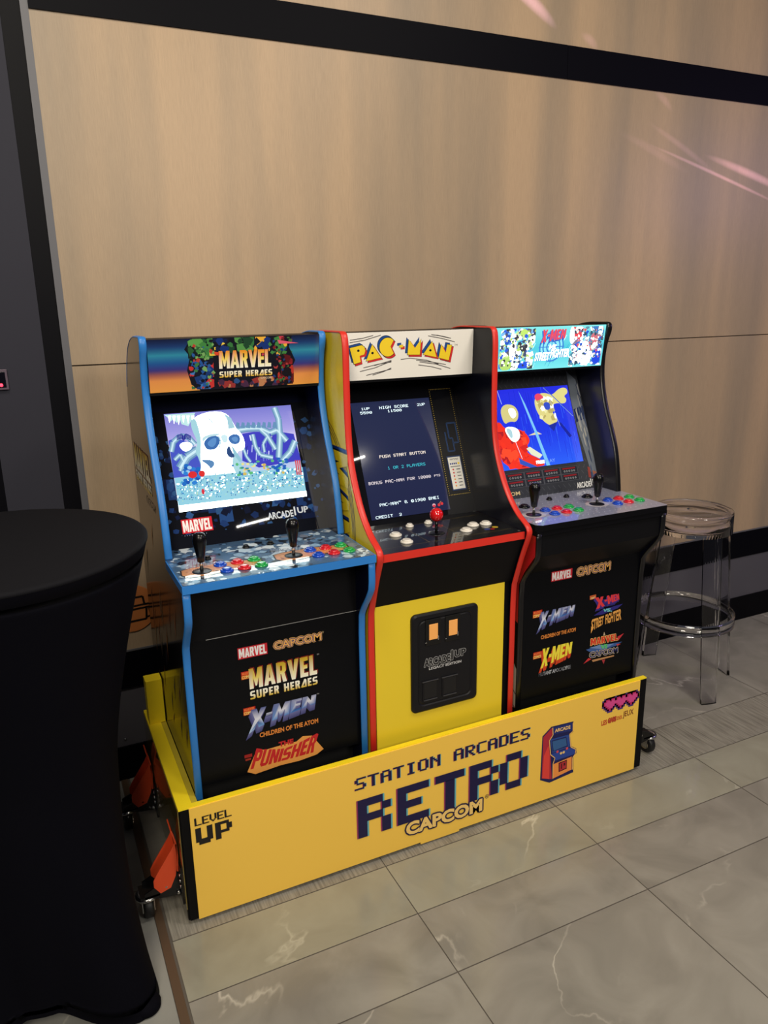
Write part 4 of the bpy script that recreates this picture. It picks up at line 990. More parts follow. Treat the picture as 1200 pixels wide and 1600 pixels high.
# ---------------------------------------------------------------- black cabinet with lit marquee (right)
def cab_right():
    X0, X1 = 1.100, 1.613
    def art_l(mb, x):
        P = Print(mb, (x, 0.60, 0), (0, -1, 0), (0, 0, 1), INK_GLOSS)
        P.poly([(.30, .972), (.631, .972), (.631, .905), (.58, .84), (.553, .79), (.553, .66), (.44, .70), (.30, .80)], (176, 26, 34), 1)
        P.poly([(.50, .56), (.553, .50), (.553, .36), (.44, .34)], (176, 172, 172), 1); P.line([(.47, .47), (.553, .41)], .004, (30, 30, 34), 2); P.line([(.45, .40), (.553, .36)], .004, (120, 30, 34), 2)
    root, a, b = cabinet(X0, X1, 'right arcade cabinet with black edges and a lit comic marquee above a blue screen', None, black_edge, black_gloss, mat('navy_gloss_inner_side', (9, 10, 28), 0.28, spec=.45), art_l, None)
    def dm(P):
        r = random.Random(8)
        P.rect(0, 0, 1, 1, lambda u, v: ramp([(0, (120, 224, 228)), (.5, (80, 196, 214)), (1, (130, 226, 226))])(v), 0, 8)
        P = Print(P.mb, P.O + P.U * (.088 * P.su), P.U, P.V, P.m, P.su * .912, P.sv)
        for k in range(60):
            u = r.uniform(-.08, .95); v = r.uniform(.02, .86); P.line([(u, v), (u + .02, v + .12)], .0014, r.choice([(44, 150, 190), (200, 250, 250)]), 1)
        pal = [(250, 255, 250), (236, 250, 214), (180, 214, 110), (96, 96, 104), (60, 60, 70), (52, 92, 214), (120, 180, 236), (246, 244, 236), (206, 226, 150), (70, 80, 110)]
        P.shards(r, (.02, .02, .33, .97), pal, 190, .004, .017, 2)
        pal2 = [(250, 252, 250), (220, 90, 96), (236, 244, 240), (130, 116, 140), (60, 120, 190), (40, 84, 206), (90, 140, 160), (200, 120, 130), (230, 236, 220), (50, 80, 100)]
        P.shards(r, (.67, .02, .985, .97), pal2, 210, .004, .017, 2)
        P.blob([(.03, .30), (.13, .40), (.14, .02), (.03, .02)], (176, 214, 110), 3.2); P.blob([(.20, .18), (.31, .22), (.30, .04), (.19, .04)], (40, 84, 220), 3.2)
        P.blob([(.10, .62), (.17, .66), (.16, .28), (.11, .24)], (246, 250, 240), 3.3); P.disc(.225, .86, .035, .10, (188, 224, 110), 3.3, 12); P.blob([(.05, .92), (.11, .92), (.10, .60), (.05, .62)], (44, 84, 190), 3.2)
        P.blob([(.76, .58), (.84, .66), (.90, .04), (.74, .04)], (250, 255, 248), 3.2); P.blob([(.89, .40), (.98, .44), (.98, .05), (.90, .05)], (34, 70, 214), 3.2)
        P.blob([(.70, .90), (.76, .94), (.77, .66), (.71, .68)], (226, 70, 80), 3.2); P.blob([(.86, .80), (.93, .82), (.93, .55), (.86, .55)], (206, 110, 120), 3.2); P.blob([(.65, .96), (.69, .98), (.70, .56), (.66, .58)], (248, 254, 250), 3.2)
        P.shards(r, (.04, .06, .32, .92), pal, 120, .003, .009, 3.5); P.shards(r, (.70, .06, .98, .92), pal2, 130, .003, .009, 3.5)
        for rx in (.115, .085, .05):
            P.disc(.49, .52, rx, rx * 3.1, (58, 128, 206), 4 + (.12 - rx), 28); P.disc(.49, .52, rx - .012, (rx - .012) * 3.1, (140, 226, 234), 4.02 + (.12 - rx), 28)
        P.line([(.37, .52), (.61, .52)], .003, (58, 128, 206), 5); P.line([(.49, .15), (.49, .88)], .003, (58, 128, 206), 5)
        w = lambda p, q: (p, q * (1 - .30 * p) + .30 * p)
        P.block('X-MEN', (.375, .58, .595, .90), (44, 92, 190), 6, slant=.03, warp=w); P.block('X-MEN', (.385, .62, .605, .93), (228, 76, 92), 7, slant=.03, warp=w)
        P.text('VS.', (.45, .46, .53, .57), (246, 255, 255), 7, .04, .2)
        P.outlined('STREET', (.34, .20, .475, .40), (246, 255, 252), (70, 150, 190), .006, 6, .03, .03); P.outlined('FIGHTER', (.485, .26, .665, .46), (246, 255, 252), (70, 150, 190), .006, 6, .03, .03)
    marquee(root, a, b, 0.280, 0.297, dm, BACKLIT)
    def db(P, v0, v1):
        V = lambda z: (z - 1.093) / BEZ_U.z; r = random.Random(6)
        for k in range(22):
            for j in range(24):
                x = a + .008 + k * .0225 + (j % 2) * .011; v = v0 + .01 + j * .0205
                if x < b - .01 and v < v1 - .01:
                    s = 1 if j % 2 else -1
                    P.poly([(x - .0045, v - .006 * s), (x - .003, v - .006 * s), (x + .0045, v + .006 * s), (x + .003, v + .006 * s)], (84, 86, 94), 1)
        # plain cloth-like folds on the right-hand strip
        pts = [(1.552, 1.40), (1.585, 1.37), (1.592, 1.25), (1.594, 1.10), (1.590, 1.03), (1.570, 1.03), (1.560, 1.12), (1.549, 1.20), (1.546, 1.30)]
        P.poly([(x, V(z)) for x, z in pts], (104, 112, 124), 2)
        P.poly([(1.549, V(1.27)), (1.592, V(1.28)), (1.592, V(1.235)), (1.549, V(1.225))], (30, 44, 84), 3)
        for k in range(20):
            x = r.uniform(1.552, 1.586); z = r.uniform(1.04, 1.38); P.poly([(x, V(z)), (x + .006, V(z + .01)), (x + .008, V(z - .04)), (x + .003, V(z - .03))], r.choice([(140, 142, 146), (70, 82, 108), (160, 158, 152), (54, 64, 92)]), 4 + .01 * k)
        P.poly([(1.574, V(1.06)), (1.590, V(1.055)), (1.590, V(1.01)), (1.578, V(1.02))], (150, 92, 70), 4.5); P.poly([(1.556, V(1.075)), (1.566, V(1.07)), (1.562, V(1.035)), (1.552, V(1.04))], (140, 60, 52), 4.5)
        x0, x1, z0, z1 = 1.208, 1.512, 1.036, 1.083
        P.rect(x0, V(z0), x1, V(z1), (74, 76, 84), 3)
        for i in range(4):
            for j in range(2):
                ax = x0 + (x1 - x0) * i / 4 + .003; bx = x0 + (x1 - x0) * (i + 1) / 4 - .003; az = z0 + (z1 - z0) * j / 2 + .0015; bz_ = z0 + (z1 - z0) * (j + 1) / 2 - .0015
                P.rect(ax, V(az), bx, V(bz_), (40, 42, 50), 4)
                P.rect(ax + .006, V(bz_ - .007), bx - .008, V(bz_ - .0025), (138, 34, 42), 5)
                for k in range(5):
                    xx = ax + .014 + k * .0105; P.disc(xx, V(az + .007), .0036, .0036, (150, 152, 158), 5, 8); P.disc(xx, V(az + .007), .002, .002, (40, 42, 50), 6, 8)
        P.text('CAPCOM', (1.150, V(1.013), 1.252, V(1.025)), (206, 186, 140), 4, .02)
        logo_maker(P, 1.493, V(1.008), 1.590, V(1.034), (222, 222, 222), None, 5, .03)
    bz = bezel(root, a, b, db, base=(52, 54, 61))
    def ds(P):
        r = random.Random(12)
        g = ramp([(0, (40, 92, 236)), (.45, (26, 52, 220)), (1, (36, 44, 216))])
        P.rect(0, 0, 1, 1, lambda u, v: g(v), 0, 16)
        for k in range(70):
            u = r.uniform(.0, 1); v = r.uniform(.0, .7); P.line([(u, v), (u, min(1, v + r.uniform(.1, .5)))], r.uniform(.0006, .002), r.choice([(20, 36, 190), (52, 100, 240), (30, 50, 206)]), 1)
        # left: plain mass of red folds with a pale core; right: plain swirl of straw yellow
        red = [(236, 50, 30), (206, 34, 30), (168, 26, 34), (246, 72, 40)]
        P.blob([(.10, .0), (.10, .55), (.17, .62), (.22, .50), (.36, .50), (.44, .42), (.46, .33), (.40, .26), (.40, .18), (.52, .10), (.56, .03), (.56, .0)], (232, 48, 30), 2)
        P.shards(r, (.11, .01, .42, .48), red, 46, .008, .030, 3, .7)
        P.blob([(.20, .54), (.35, .52), (.37, .40), (.30, .32), (.24, .38)], (226, 244, 236), 4); P.blob([(.22, .52), (.29, .50), (.28, .38), (.25, .40)], (170, 206, 214), 4.2)
        P.blob([(.20, .74), (.26, .82), (.36, .80), (.40, .70), (.36, .58), (.28, .60), (.22, .56)], (206, 196, 128), 4); P.blob([(.28, .76), (.36, .76), (.37, .66), (.31, .62)], (232, 246, 236), 4.4)
        P.poly([(.30, .14), (.34, .10), (.48, .0), (.40, .0), (.30, .06)], (48, 80, 180), 4.5); P.poly([(.40, .24), (.44, .26), (.56, .14), (.52, .10), (.44, .16)], (222, 226, 196), 4.5); P.poly([(.45, .40), (.55, .44), (.60, .40), (.52, .40)], (214, 206, 160), 4.5)
        P.poly([(.44, .97), (.465, .80), (.53, .40), (.58, .0), (.62, .0), (.555, .42), (.485, .80)], (120, 190, 236), 4.8)
        P.line([(.215, 1), (.235, .82)], .0014, (200, 220, 250), 3); P.line([(.29, .40), (.335, .12)], .002, (236, 226, 250), 5)
        sw = [(.60, .86), (.66, .92), (.74, .92), (.80, .88), (.90, .97), (.98, .97), (.99, .90), (.93, .86), (.96, .82), (.93, .76), (.84, .78), (.78, .76), (.76, .66), (.82, .56), (.74, .48), (.66, .54), (.61, .64), (.585, .76)]
        P.blob(sw, (216, 206, 130), 3); P.shards(r, (.61, .56, .80, .88), [(232, 228, 170), (180, 164, 96), (206, 196, 120), (240, 240, 200)], 26, .006, .022, 4, .7)
        P.blob([(.60, .90), (.66, .93), (.71, .86), (.66, .84), (.61, .82)], (226, 70, 96), 5); P.blob([(.68, .80), (.76, .80), (.75, .70), (.69, .70)], (50, 76, 190), 5); P.poly([(.69, .50), (.80, .54), (.74, .42)], (24, 40, 150), 3.5); P.poly([(.80, .54), (.84, .52), (.93, .34), (.90, .32)], (20, 34, 150), 3.5)
        P.line([(.72, 1), (.80, .88), (.99, .60)], .0034, (30, 60, 170), 5); P.line([(.72, .99), (.99, .59)], .0012, (150, 180, 240), 6); P.line([(.76, .86), (.82, .48)], .0012, (170, 196, 250), 6)
        P.text('FREE', (.475, .035, .565, .075), (250, 250, 255), 7, .05); P.text('PLAY', (.575, .038, .685, .078), (120, 160, 250), 7, .01)
    screen(bz, 1.160, 1.5425, 1.094, 1.3525, ds, LCD_BLUE)
    grey = mat('deck_grey_print', (150, 152, 172), 0.4)
    d = MB(); d.box((X0 - .001, -.036, .968), (X1 + .002, .178, .984), black_lam); d.box((a, .178, .968), (b, .268, .984), black_lam)
    rp = lambda: [(X0 + .016, -.040), (X1 - .004, -.040), (X1 + .002, -.032), (X1 + .002, .178), (b, .178), (b, .268), (a, .268), (a, .178), (X0 - .001, .178), (X0 - .001, -.026)]
    d.prism_z(rp(), .984, 1.002, black_lam)
    P = Print(d, (0, 0, 1.002), (1, 0, 0), (0, 1, 0), INK_GLOSS)
    P.poly([(x, y) for x, y in rp()], (146, 148, 170), 0)
    for k in range(24):
        for j in range(14):
            x = X0 + .012 + k * .0215 + (j % 2) * .010; y = -.028 + j * .022; s = 1 if j % 2 else -1
            if y < .26 and (y < .17 or a + .01 < x < b - .01) and x < X1 - .01: P.poly([(x - .005, y - .004 * s), (x - .0034, y - .0055 * s), (x + .005, y + .004 * s), (x + .0034, y + .0055 * s)], (198, 200, 216), 1)
    for x, y in ((1.164, .070), (1.421, .078)): P.disc(x, y, .038, .036, (206, 200, 206), 2, 26); P.poly([(x + .02, y + .03), (x + .17, y + .05), (x + .175, y - .045), (x + .02, y - .05)], (170, 168, 186), 1.5)
    dk = d.build('control_deck', root)
    first = {}
    for dx in (0.0, 0.257):
        for bx, m, key in ((1.224, btn_blue, 'b'), (1.270, btn_red, 'r'), (1.317, btn_green, 'g')):
            for k, by in enumerate((.091, .043)):
                loc = (bx + dx, by + (.004 if dx else 0), 1.0026)
                if key not in first: first[key] = lathe_button(dk, loc, m)
                else: dup_button(first[key], dk, loc)
    s0 = lathe_button(dk, (1.192, .159, 1.0026), black_plastic, .0165); dup_button(s0, dk, (1.454, .166, 1.0026))
    s1 = lathe_button(dk, (1.321, .198, 1.0026), black_plastic, .009); dup_button(s1, dk, (1.394, .200, 1.0026))
    joystick(root, (1.164, .070, 1.0026)); joystick(root, (1.421, .078, 1.0026))
    flat_panel(root, 'upper_front_panel', a, b, -0.028, 0.90, 0.968, mat('black_front_upper', (13, 13, 16), 0.5, spec=0.15))
    u = MB(); u.prism_x([(-0.028, 0.90), (0.047, 0.820), (0.06, 0.820), (-0.014, 0.905)], a, b, mat('black_front_upper', (13, 13, 16), 0.5, spec=0.15)); u.build('slanted_front_panel', root)
    def dl(P):
        logo_marvel_box(P, 1.225, .777, 1.308, .810); logo_capcom(P, 1.328, .779, 1.466, .806)
        logo_comics(P, 1.158, .664, 1.194, .688); logo_xmen_steel(P, 1.180, .620, 1.318, .680, 2)
        P.text('CHILDREN OF THE ATOM', (1.193, .583, 1.335, .597), (218, 132, 58), 1, .035)
        logo_comics(P, 1.165, .518, 1.200, .542); logo_xmen_flat(P, 1.196, .478, 1.318, .548, (240, 226, 66), (206, 66, 32), 2, .22)
        P.text('MUTANT APOCALYPSE', (1.190, .450, 1.322, .464), lambda u, v: ramp([(1.19, (60, 62, 70)), (1.24, (200, 204, 212)), (1.28, (90, 92, 100)), (1.30, (180, 184, 190)), (1.33, (60, 62, 70))])(u), 1, .03)
        h = homog([(861, 908), (953, 877), (972, 1005), (833, 1020)], [(1.226, .779), (1.466, .807), (1.545, .493), (1.166, .541)])
        q = lambda pts: [h((815 + x / 6.6667, 870 + y / 6.6667)) for x, y in pts]
        P.poly(q([(745, 610), (840, 545), (1050, 485), (1000, 530), (830, 600)]), (44, 40, 124), 1); P.poly(q([(745, 430), (800, 560), (770, 590), (840, 520), (960, 500), (1010, 440), (840, 440)]), (40, 36, 112), 1.1)
        lc = q([(705, 405), (770, 388), (770, 430), (705, 448)]); P.poly(lc, (196, 96, 50), 2); P.quad(text_tris('COMICS', .03), q([(712, 422), (762, 410), (762, 428), (712, 442)]), (248, 220, 150), 3)
        X = block_tris('X-MEN', .4)
        for k in range(5): P.quad(X, q([(752 + 0 - 3 * k, 425 + 6 * k), (1005 - 2 * k, 380 + 6 * k), (1012 - 2 * k, 440 + 6 * k), (770 - 3 * k, 545 + 6 * k)]), (60, 44, 130), 3 - .1 * k)
        P.quad(X, q([(752, 425), (1005, 380), (1012, 440), (770, 545)]), (222, 58, 62), 4)
        P.quad(text_tris('VS.', .05), q([(845, 540), (940, 528), (935, 568), (840, 570)]), (110, 196, 200), 4)
        P.quad(text_tris('STREET', .03), q([(722, 650), (850, 608), (842, 700), (715, 775)]), (232, 166, 82), 4); P.quad(text_tris('FIGHTER', .03), q([(868, 600), (1035, 532), (1030, 650), (862, 700)]), (232, 166, 82), 4)
        P.poly(q([(718, 720), (745, 730), (715, 795)]), (232, 166, 82), 4.2)
        P.poly(q([(638, 1112), (690, 1050), (720, 1062)]), (206, 50, 56), 1); P.poly(q([(990, 830), (1060, 792), (1000, 870)]), (196, 50, 60), 1); P.poly(q([(845, 815), (855, 778), (866, 812)]), (200, 180, 150), 1); P.poly(q([(830, 1070), (865, 1065), (848, 1112)]), (170, 50, 60), 1)
        P.poly(q([(665, 965), (790, 925), (1040, 880), (960, 930), (1020, 905), (800, 985), (700, 985)]), (58, 92, 156), 1); P.poly(q([(700, 945), (800, 915), (960, 900), (850, 960)]), (110, 140, 190), 1.4); P.poly(q([(980, 905), (1028, 900), (990, 925)]), (200, 60, 60), 1.6)
        P.quad_out(block_tris('MARVEL'), q([(715, 852), (990, 795), (994, 862), (712, 922)]), (212, 54, 32), (236, 196, 120), .0016, 2)
        P.quad(text_tris('VS', .05), q([(815, 912), (888, 900), (885, 945), (812, 960)]), (96, 200, 112), 6)
        P.quad_out(text_tris('CAPCOM', .03), q([(700, 990), (992, 935), (994, 990), (698, 1050)]), (40, 46, 100), (206, 190, 160), .0018, 6)
        P.poly(q([(725, 1070), (955, 1018), (955, 1032), (735, 1090)]), (186, 136, 90), 3)
    flat_panel(root, 'lower_front_panel', a, b, 0.048, 0.378, 0.822, mat('black_front_lower', (7, 8, 12), 0.4, spec=0.15), dl)
    flat_panel(root, 'kick_recess', a, b, 0.12, 0.04, 0.378, mat('black_recess', (5, 5, 6), 0.7))
cab_right()

# ------------------------------------------------------------------ yellow display platform on casters
def platform():
    H = 0.3675; XR = 1.622
    root = thing('display_platform', 'long yellow wheeled platform holding the three arcade cabinets, game sign on its front', 'display platform', (0.81, 0.3, 0))
    f = MB(); f.box((0, 0.004, 0.014), (XR, 0.0165, H - .004), board_black); f.box((0, 0.0, H - .004), (XR, 0.017, H), yellow_paint); f.box((0.004, 0.0, 0.014), (XR, 0.004, H - .004), board_black)
    f.build('front_board', root)
    s = MB(); s.box((0.027, -0.004, 0.014), (1.590, 0.0, H - .003), sign_yellow); s.box((0.72, -0.004, 0.007), (0.86, 0.0, 0.014), sign_yellow)
    P = Print(s, (0, -0.004, 0), (1, 0, 0), (0, 0, 1), INK)
    navy = (22, 18, 66); mag = (150, 50, 96); cyn = (96, 176, 190)
    P.pixtext('LEVEL', (.039, .309, .137, .333), (20, 18, 18), 1, 1, .3)
    for rows, x0 in ((['##..##', '##..##', '##..##', '##..##', '######', '.####.'], .038), (['#####.', '##..##', '##..##', '#####.', '##....', '##....'], .091)):
        P.pixels(rows, x0, .301, .0077, .0088, (20, 18, 18), 1)
    for dx, c, L in ((-.0018, mag, 1), (.002, (110, 176, 180), 1.5), (0, navy, 2)): P.pixtext('STATION ARCADES', (.504 + dx, .2690, 1.123 + dx, .3090), c, L, 1.4, .22)
    R = ['###.', '#..#', '###.', '#..#', '#..#']; E_ = ['####', '#...', '###.', '#...', '####']; O_ = ['.##.', '#..#', '#..#', '#..#', '.##.']
    pw, ph = .0262, .0262
    for dx, c, L in ((-.0042, mag, 3), (.0052, cyn, 3.5), (0, navy, 4)):
        for rows, x0 in ((R, .511), (E_, .642), (R, .898), (O_, 1.012)): P.pixels(rows, x0 + dx, .2335, pw, ph, c, L, .07)
        P.rect(.772 + dx, .2063, .876 + dx, .2335, c, L); P.rect(.807 + dx, .1015, .841 + dx, .2073, c, L)
    P.outlined('CAPCOM', (.668, .056, .945, .103), (246, 206, 120), navy, .0052, 5, .045); P.text('®', (.955, .096, .970, .111), navy, 5)
    # little arcade machine picture
    f = homog([(80, 1055), (215, 1075), (460, 720), (430, 445)], [(1.176, .074), (1.211, .062), (1.318, .170), (1.293, .262)])
    fm = homog([(295, 1260), (990, 1063), (985, 1195), (310, 1436)], [(.028, .372), (1.562, .370), (1.577, .031), (.025, .012)])
    q = lambda pts: [fm((830 + x / 6.6667, 1060 + y / 6.6667)) for x, y in pts]
    nv = (26, 28, 84)
    P.poly(q([(108, 598), (200, 497), (430, 440), (430, 545), (395, 575), (410, 700), (460, 722), (462, 770), (430, 805), (428, 968), (180, 1078), (84, 1052)]), nv, 1)
    P.poly(q([(116, 605), (205, 508), (212, 575), (180, 640), (190, 780), (196, 900), (205, 1040), (100, 1035)]), (178, 40, 58), 2)
    P.poly(q([(170, 690), (182, 800), (178, 1040), (104, 1030), (122, 800)]), (226, 66, 58), 2.5)
    P.poly(q([(212, 505), (420, 452), (420, 535), (216, 578)]), (34, 48, 116), 2); P.text('ARCADE', q([(235, 553)])[0] + q([(398, 478)])[0], (250, 206, 130), 5, .03) if False else None
    v, fc = text_tris('ARCADE', .03)
    A, B, C, D = q([(235, 556), (398, 515), (398, 478), (237, 520)])
    P.tris([((A[0] * (1 - a) + B[0] * a) * (1 - b) + (D[0] * (1 - a) + C[0] * a) * b, (A[1] * (1 - a) + B[1] * a) * (1 - b) + (D[1] * (1 - a) + C[1] * a) * b) for a, b in v], fc, (250, 206, 130), 3)
    P.poly(q([(190, 628), (390, 575), (400, 700), (210, 770)]), (40, 74, 150), 2); P.poly(q([(202, 640), (356, 598), (370, 700), (214, 752)]), (24, 30, 90), 3); P.poly(q([(210, 648), (350, 610), (360, 690), (222, 745)]), (52, 96, 150), 4)
    P.poly(q([(196, 780), (405, 712), (450, 730), (440, 780), (235, 850), (240, 820)]), (40, 70, 156), 2.5)
    for x, y, c in ((263, 755, (214, 74, 84)), (362, 720, (214, 74, 84)), (300, 770, (240, 200, 120)), (328, 760, (240, 200, 120))): P.disc(*q([(x, y)])[0], .005, .005, c, 4, 10)
    P.poly(q([(222, 885), (412, 805), (410, 940), (215, 1035)]), (244, 150, 70), 2.5); P.poly(q([(275, 870), (362, 838), (360, 930), (275, 968)]), (70, 14, 30), 3); P.poly(q([(284, 878), (354, 850), (352, 922), (284, 954)]), (184, 44, 56), 4)
    P.poly(q([(300, 880), (312, 876), (310, 930), (298, 934)]), (70, 14, 30), 5); P.poly(q([(326, 872), (344, 866), (343, 895), (326, 900)]), (70, 14, 30), 5)
    for pts in ([(212, 505), (216, 580), (178, 640), (190, 785), (236, 820), (216, 880), (214, 1035)], [(425, 452), (424, 540), (388, 572), (402, 705), (455, 730), (446, 780), (420, 815), (418, 940)]): P.line(q(pts), .003, (246, 196, 110), 5)
    # three pixel hearts
    hp = ['.##.##.', '#######', '#######', '.#####.', '..###..', '...#...']; pw = .0079; ph = .0075
    for k in range(3):
        x0 = 1.4305 + k * 6 * pw; y1 = .3265
        for dx in (-pw, 0, pw):
            for dy in (-ph, 0, ph): P.pixels(hp, x0 + dx, y1 + dy * .9, pw, ph, (78, 50, 122), 1 + .002 * k)
    for k in range(3):
        x0 = 1.4305 + k * 6 * pw; P.pixels(hp, x0, .3265, pw, ph, (196, 44, 108), 2); P.pixels(hp[:5], x0 + pw * .8, .3265 - ph * .6, pw * .86, ph * .8, (220, 74, 146), 3)
    P.text('LES', (1.425, .232, 1.450, .251), (196, 60, 40), 1, .03); P.outlined('GARS', (1.454, .234, 1.490, .253), (206, 80, 50), (150, 36, 30), .0012, 1, .03); P.text('DES', (1.494, .236, 1.516, .250), (196, 70, 40), 1, .02); P.text('JEUX', (1.520, .234, 1.568, .262), (110, 24, 30), 1, .01)
    s.build('front_sign', root)
    l = MB(); l.box((0, .0175, .05), (.020, .580, H), yellow_paint); l.box((.020, .0175, .30), (.0385, .580, H), yellow_paint)
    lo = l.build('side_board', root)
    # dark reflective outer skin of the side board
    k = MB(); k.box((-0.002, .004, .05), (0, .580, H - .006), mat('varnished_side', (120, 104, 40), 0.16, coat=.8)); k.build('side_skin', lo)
    i = MB(); i.box((.0392, .0175, .28), (.0545, .575, .3655), mat('olive_board', (206, 184, 52), 0.5, var=(20, (180, 160, 44)))); i.build('inner_ledge', root)
    r = MB(); r.box((XR - .008, .0175, .05), (XR, .60, .30), yellow_paint); r.build('side_board', root)
    b = MB(); b.box((.0, .600, .05), (XR, .625, .30), yellow_paint) if False else b.box((.03, .625, .05), (XR, .640, .30), yellow_paint); b.build('back_board', root)
    d = MB(); d.box((.02, .0175, .018), (XR - .008, .625, .034), yellow_paint); d.build('deck', root)
    p = MB(); p.box((.004, .476, H), (.0535, .524, .517), yellow_paint); p.build('corner_post', root, .001)

    def caster(x, y, sx, pedal=True, gap=0.0):
        """levelling caster screwed to the side of the platform; sx = -1 left, +1 right"""
        X = lambda d: x + sx * d
        def bx(mb, d0, y0, z0, d1, y1, z1, m):
            a, b_ = sorted((X(d0), X(d1))); mb.box((a, y0, z0), (b_, y1, z1), m)
        c = MB()
        bx(c, .0, y - .055, .045, .004, y + .055, .165, black_plastic)
        for yy in (y - .028, y + .024):
            prof = [(X(.004), .150), (X(.004), .060), (X(.050), .066), (X(.100), .078), (X(.100), .094), (X(.045), .118)]
            c.grid([[(px, yy, pz) for px, pz in prof], [(px, yy + .004, pz) for px, pz in prof]], black_plastic, closed=True, smooth=False, capa=True, capb=True)
        bx(c, .060, y - .028, .078, .112, y + .028, .084, black_plastic)
        for d, z in ((.010, .070), (.042, .102)): c.lathe([(.006, 0), (.006, .004), (.003, .006)], (X(d), y - .028, z), chrome, 10, (0, -1, 0))
        for z in (.10, .118, .136): c.lathe([(.005, 0), (.005, .003), (.002, .004)], (X(.004), y - .046, z), chrome, 8, (sx, 0, 0))
        cc = c.build('caster', root)
        fk = MB(); wx = X(.092 if pedal else .106)
        fk.lathe([(.030, .066), (.032, .070), (.031, .076), (.022, .078)], (wx, y, 0), chrome, 26)
        for d in (-.017, .015): fk.box((wx + d, y - .016, .026), (wx + d + .002, y + .020, .070), chrome)
        fk.build('fork', cc)
        w = MB(); R_ = .0345
        w.lathe([(R_ * .55, -.0135), (R_ * .92, -.0125), (R_, -.008), (R_, .008), (R_ * .92, .0125), (R_ * .55, .0135)], (wx, y + .002, R_ + .0005), rubber, 30, (1, 0, 0))
        w.lathe([(R_ * .5, -.0145), (R_ * .55, -.014), (R_ * .55, .014), (R_ * .5, .0145)], (wx, y + .002, R_ + .0005), hub_m, 24, (1, 0, 0))
        w.build('wheel', cc)
        if pedal:
            pd = MB()
            # folded-sheet lever: two cheeks joined by a back plate, lip at the top
            prof = [(.030, .096), (.058, .088), (.074, .112), (.074, .132), (.064, .150), (.020, .214), (.010, .232), (.004, .226), (.006, .180), (.014, .130)]
            for yy in (y - .034, y + .018):
                pd.grid([[(X(d), yy, z) for d, z in prof], [(X(d), yy + .003, z) for d, z in prof]], orange_p, closed=True, smooth=False, capa=True, capb=True)
            bp = [(.006, .140), (.003, .190), (.004, .232), (.010, .262), (.014, .275), (.017, .273), (.0125, .256), (.008, .230), (.0065, .190), (.010, .142)]
            pd.grid([[(X(d), y - .034, z) for d, z in bp], [(X(d), y + .021, z) for d, z in bp]], orange_p, closed=True, smooth=False, capa=True, capb=True)
            pd.build('brake_pedal', cc)
    caster(-.002, .088, -1); caster(-.002, .505, -1); caster(XR, .075, 1, False); caster(XR, .505, 1, False)
platform()

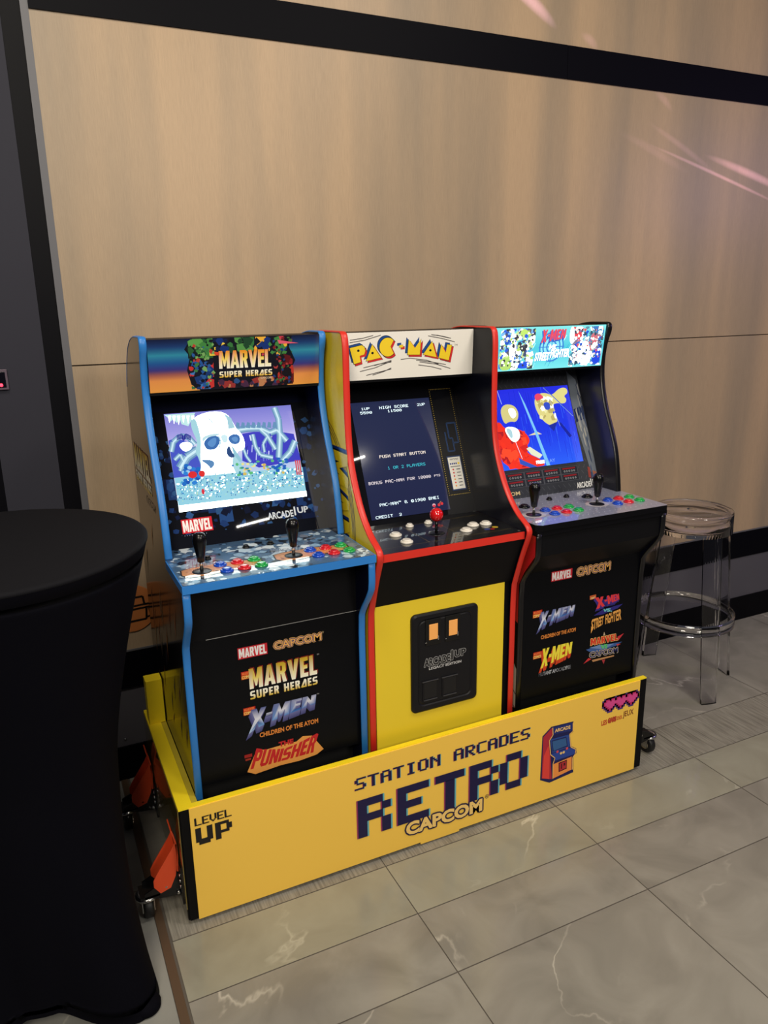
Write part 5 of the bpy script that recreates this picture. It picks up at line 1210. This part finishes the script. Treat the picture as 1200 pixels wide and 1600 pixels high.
# ------------------------------------------------------------------ cocktail table in black stretch cover
def cocktail_table():
    cx, cy, H = -0.337, -0.030, 1.156; R = 0.325
    root = thing('cocktail_table', 'round high cocktail table in a tight black stretch cover, left foreground', 'table', (cx, cy, 0))
    fab = mat('black_stretch_fabric', (9, 9, 16), 0.8, spec=0.05, bump=(900, .15)); topm = mat('black_fabric_lit_top', (21, 21, 25), 0.8, spec=0.1, bump=(900, .15))  # one cover fabric; the top's colour is lightened for light from above
    t = MB(); n = 96
    ring = lambda r, z: [(cx + r * math.cos(2 * math.pi * k / n), cy + r * math.sin(2 * math.pi * k / n), z) for k in range(n)]
    t.grid([ring(R - .004, H - .012), ring(R, H - .009), ring(R, H - .004), ring(R - .003, H - .0008), ring(R - .012, H), ring(R * .6, H), ring(.02, H)], topm, closed=True, capb=True)
    t.build('table_top', root)
    FEET = (-44, 62, 125, 203)
    s = MB(); rows = []
    zs = [H - .010 - (H - .010) * k / 44 for k in range(45)]
    for z in zs:
        row = []; u = z / H
        for k in range(n):
            a = 2 * math.pi * k / n
            dm = min(abs((math.degrees(a) - q + 180) % 360 - 180) for q in FEET)
            d = math.cos(math.radians(min(dm, 46) / 46 * 90))       # 1 where the feet stretch the cover
            core = 0.205 + (R + .0015 - 0.205) * max(0, (u - 0.50) / 0.50) ** 1.35 if u > .5 else 0.205
            lobe = d ** 2.2
            w = max(0, (0.50 - u) / 0.50)
            foot = 0.205 + 0.080 * w ** 1.7
            side = 0.205 - 0.028 * w
            r = core if u >= .5 else side + (foot - side) * lobe
            hem = 0.075 * (1 - d ** 1.2)
            zz = hem + z * (1 - hem / H) if u < 1 else z
            row.append((cx + r * math.cos(a), cy + r * math.sin(a), max(zz, .001)))
        rows.append(row)
    s.grid(rows, fab, closed=True); s.build('stretch_cover', root)
    for k in range(4):
        a = math.radians(FEET[k]); p = (cx + .262 * math.cos(a), cy + .262 * math.sin(a), 0)
        f = MB(); f.lathe([(.030, .0), (.035, .005), (.036, .016), (.030, .028), (.014, .032)], p, fab, 24); f.build('foot_pocket', root)
    pl = MB(); pl.lathe([(.03, .04), (.03, H - .03)], (cx, cy, 0), chrome, 16); pl.build('pole', root)
cocktail_table()

# ------------------------------------------------------------------ clear bar stool
def stool():
    cx, cy, H = 2.272, 0.456, 0.792; clear = clear_mat()
    root = thing('bar_stool', 'clear plastic bar stool with round seat, right of the arcade cabinets', 'stool', (cx, cy, 0))
    a0 = math.atan2(.222 - cy, 2.213 - cx)
    def ring(r, z, aa): return [(cx + r * math.cos(a), cy + r * math.sin(a), z) for a in aa]
    full = [2 * math.pi * k / 64 for k in range(64)]
    s = MB()
    s.grid([ring(.020, H - .012, full), ring(.150, H - .010, full), ring(.159, H - .014, full), ring(.161, H - .090, full), ring(.167, H - .090, full), ring(.166, H - .012, full), ring(.164, H - .004, full), ring(.160, H, full), ring(.150, H - .003, full), ring(.020, H - .005, full)], clear, closed=True)
    s.grid([ring(.020, H - .012, full), ring(.020, H - .005, full)], clear, closed=True)
    s.build('seat', root)
    for k in range(4):
        am = a0 + k * math.pi / 2; hw = .26
        rows = []
        for j in range(9):
            t = j / 8; z = (H - .090) * (1 - t); ro = .167 + .078 * t; w = hw * (1.0 - .46 * t); th = .007 + .006 * t
            aa = [am - w + 2 * w * q / 8 for q in range(9)]
            rows.append(ring(ro, z, aa) + ring(ro - th, z, aa[::-1]))
        l = MB(); l.grid(rows, clear, closed=True, capa=True, capb=True, smooth=False); l.build('leg', root)
    f = MB(); z0 = .292; h = .045; r0 = .212
    f.grid([ring(r0, z0, full), ring(r0 - .002, z0 + h, full), ring(r0 - .011, z0 + h, full), ring(r0 - .009, z0, full), ring(r0, z0, full)], clear, closed=True)
    f.build('footrest_ring', root)
stool()
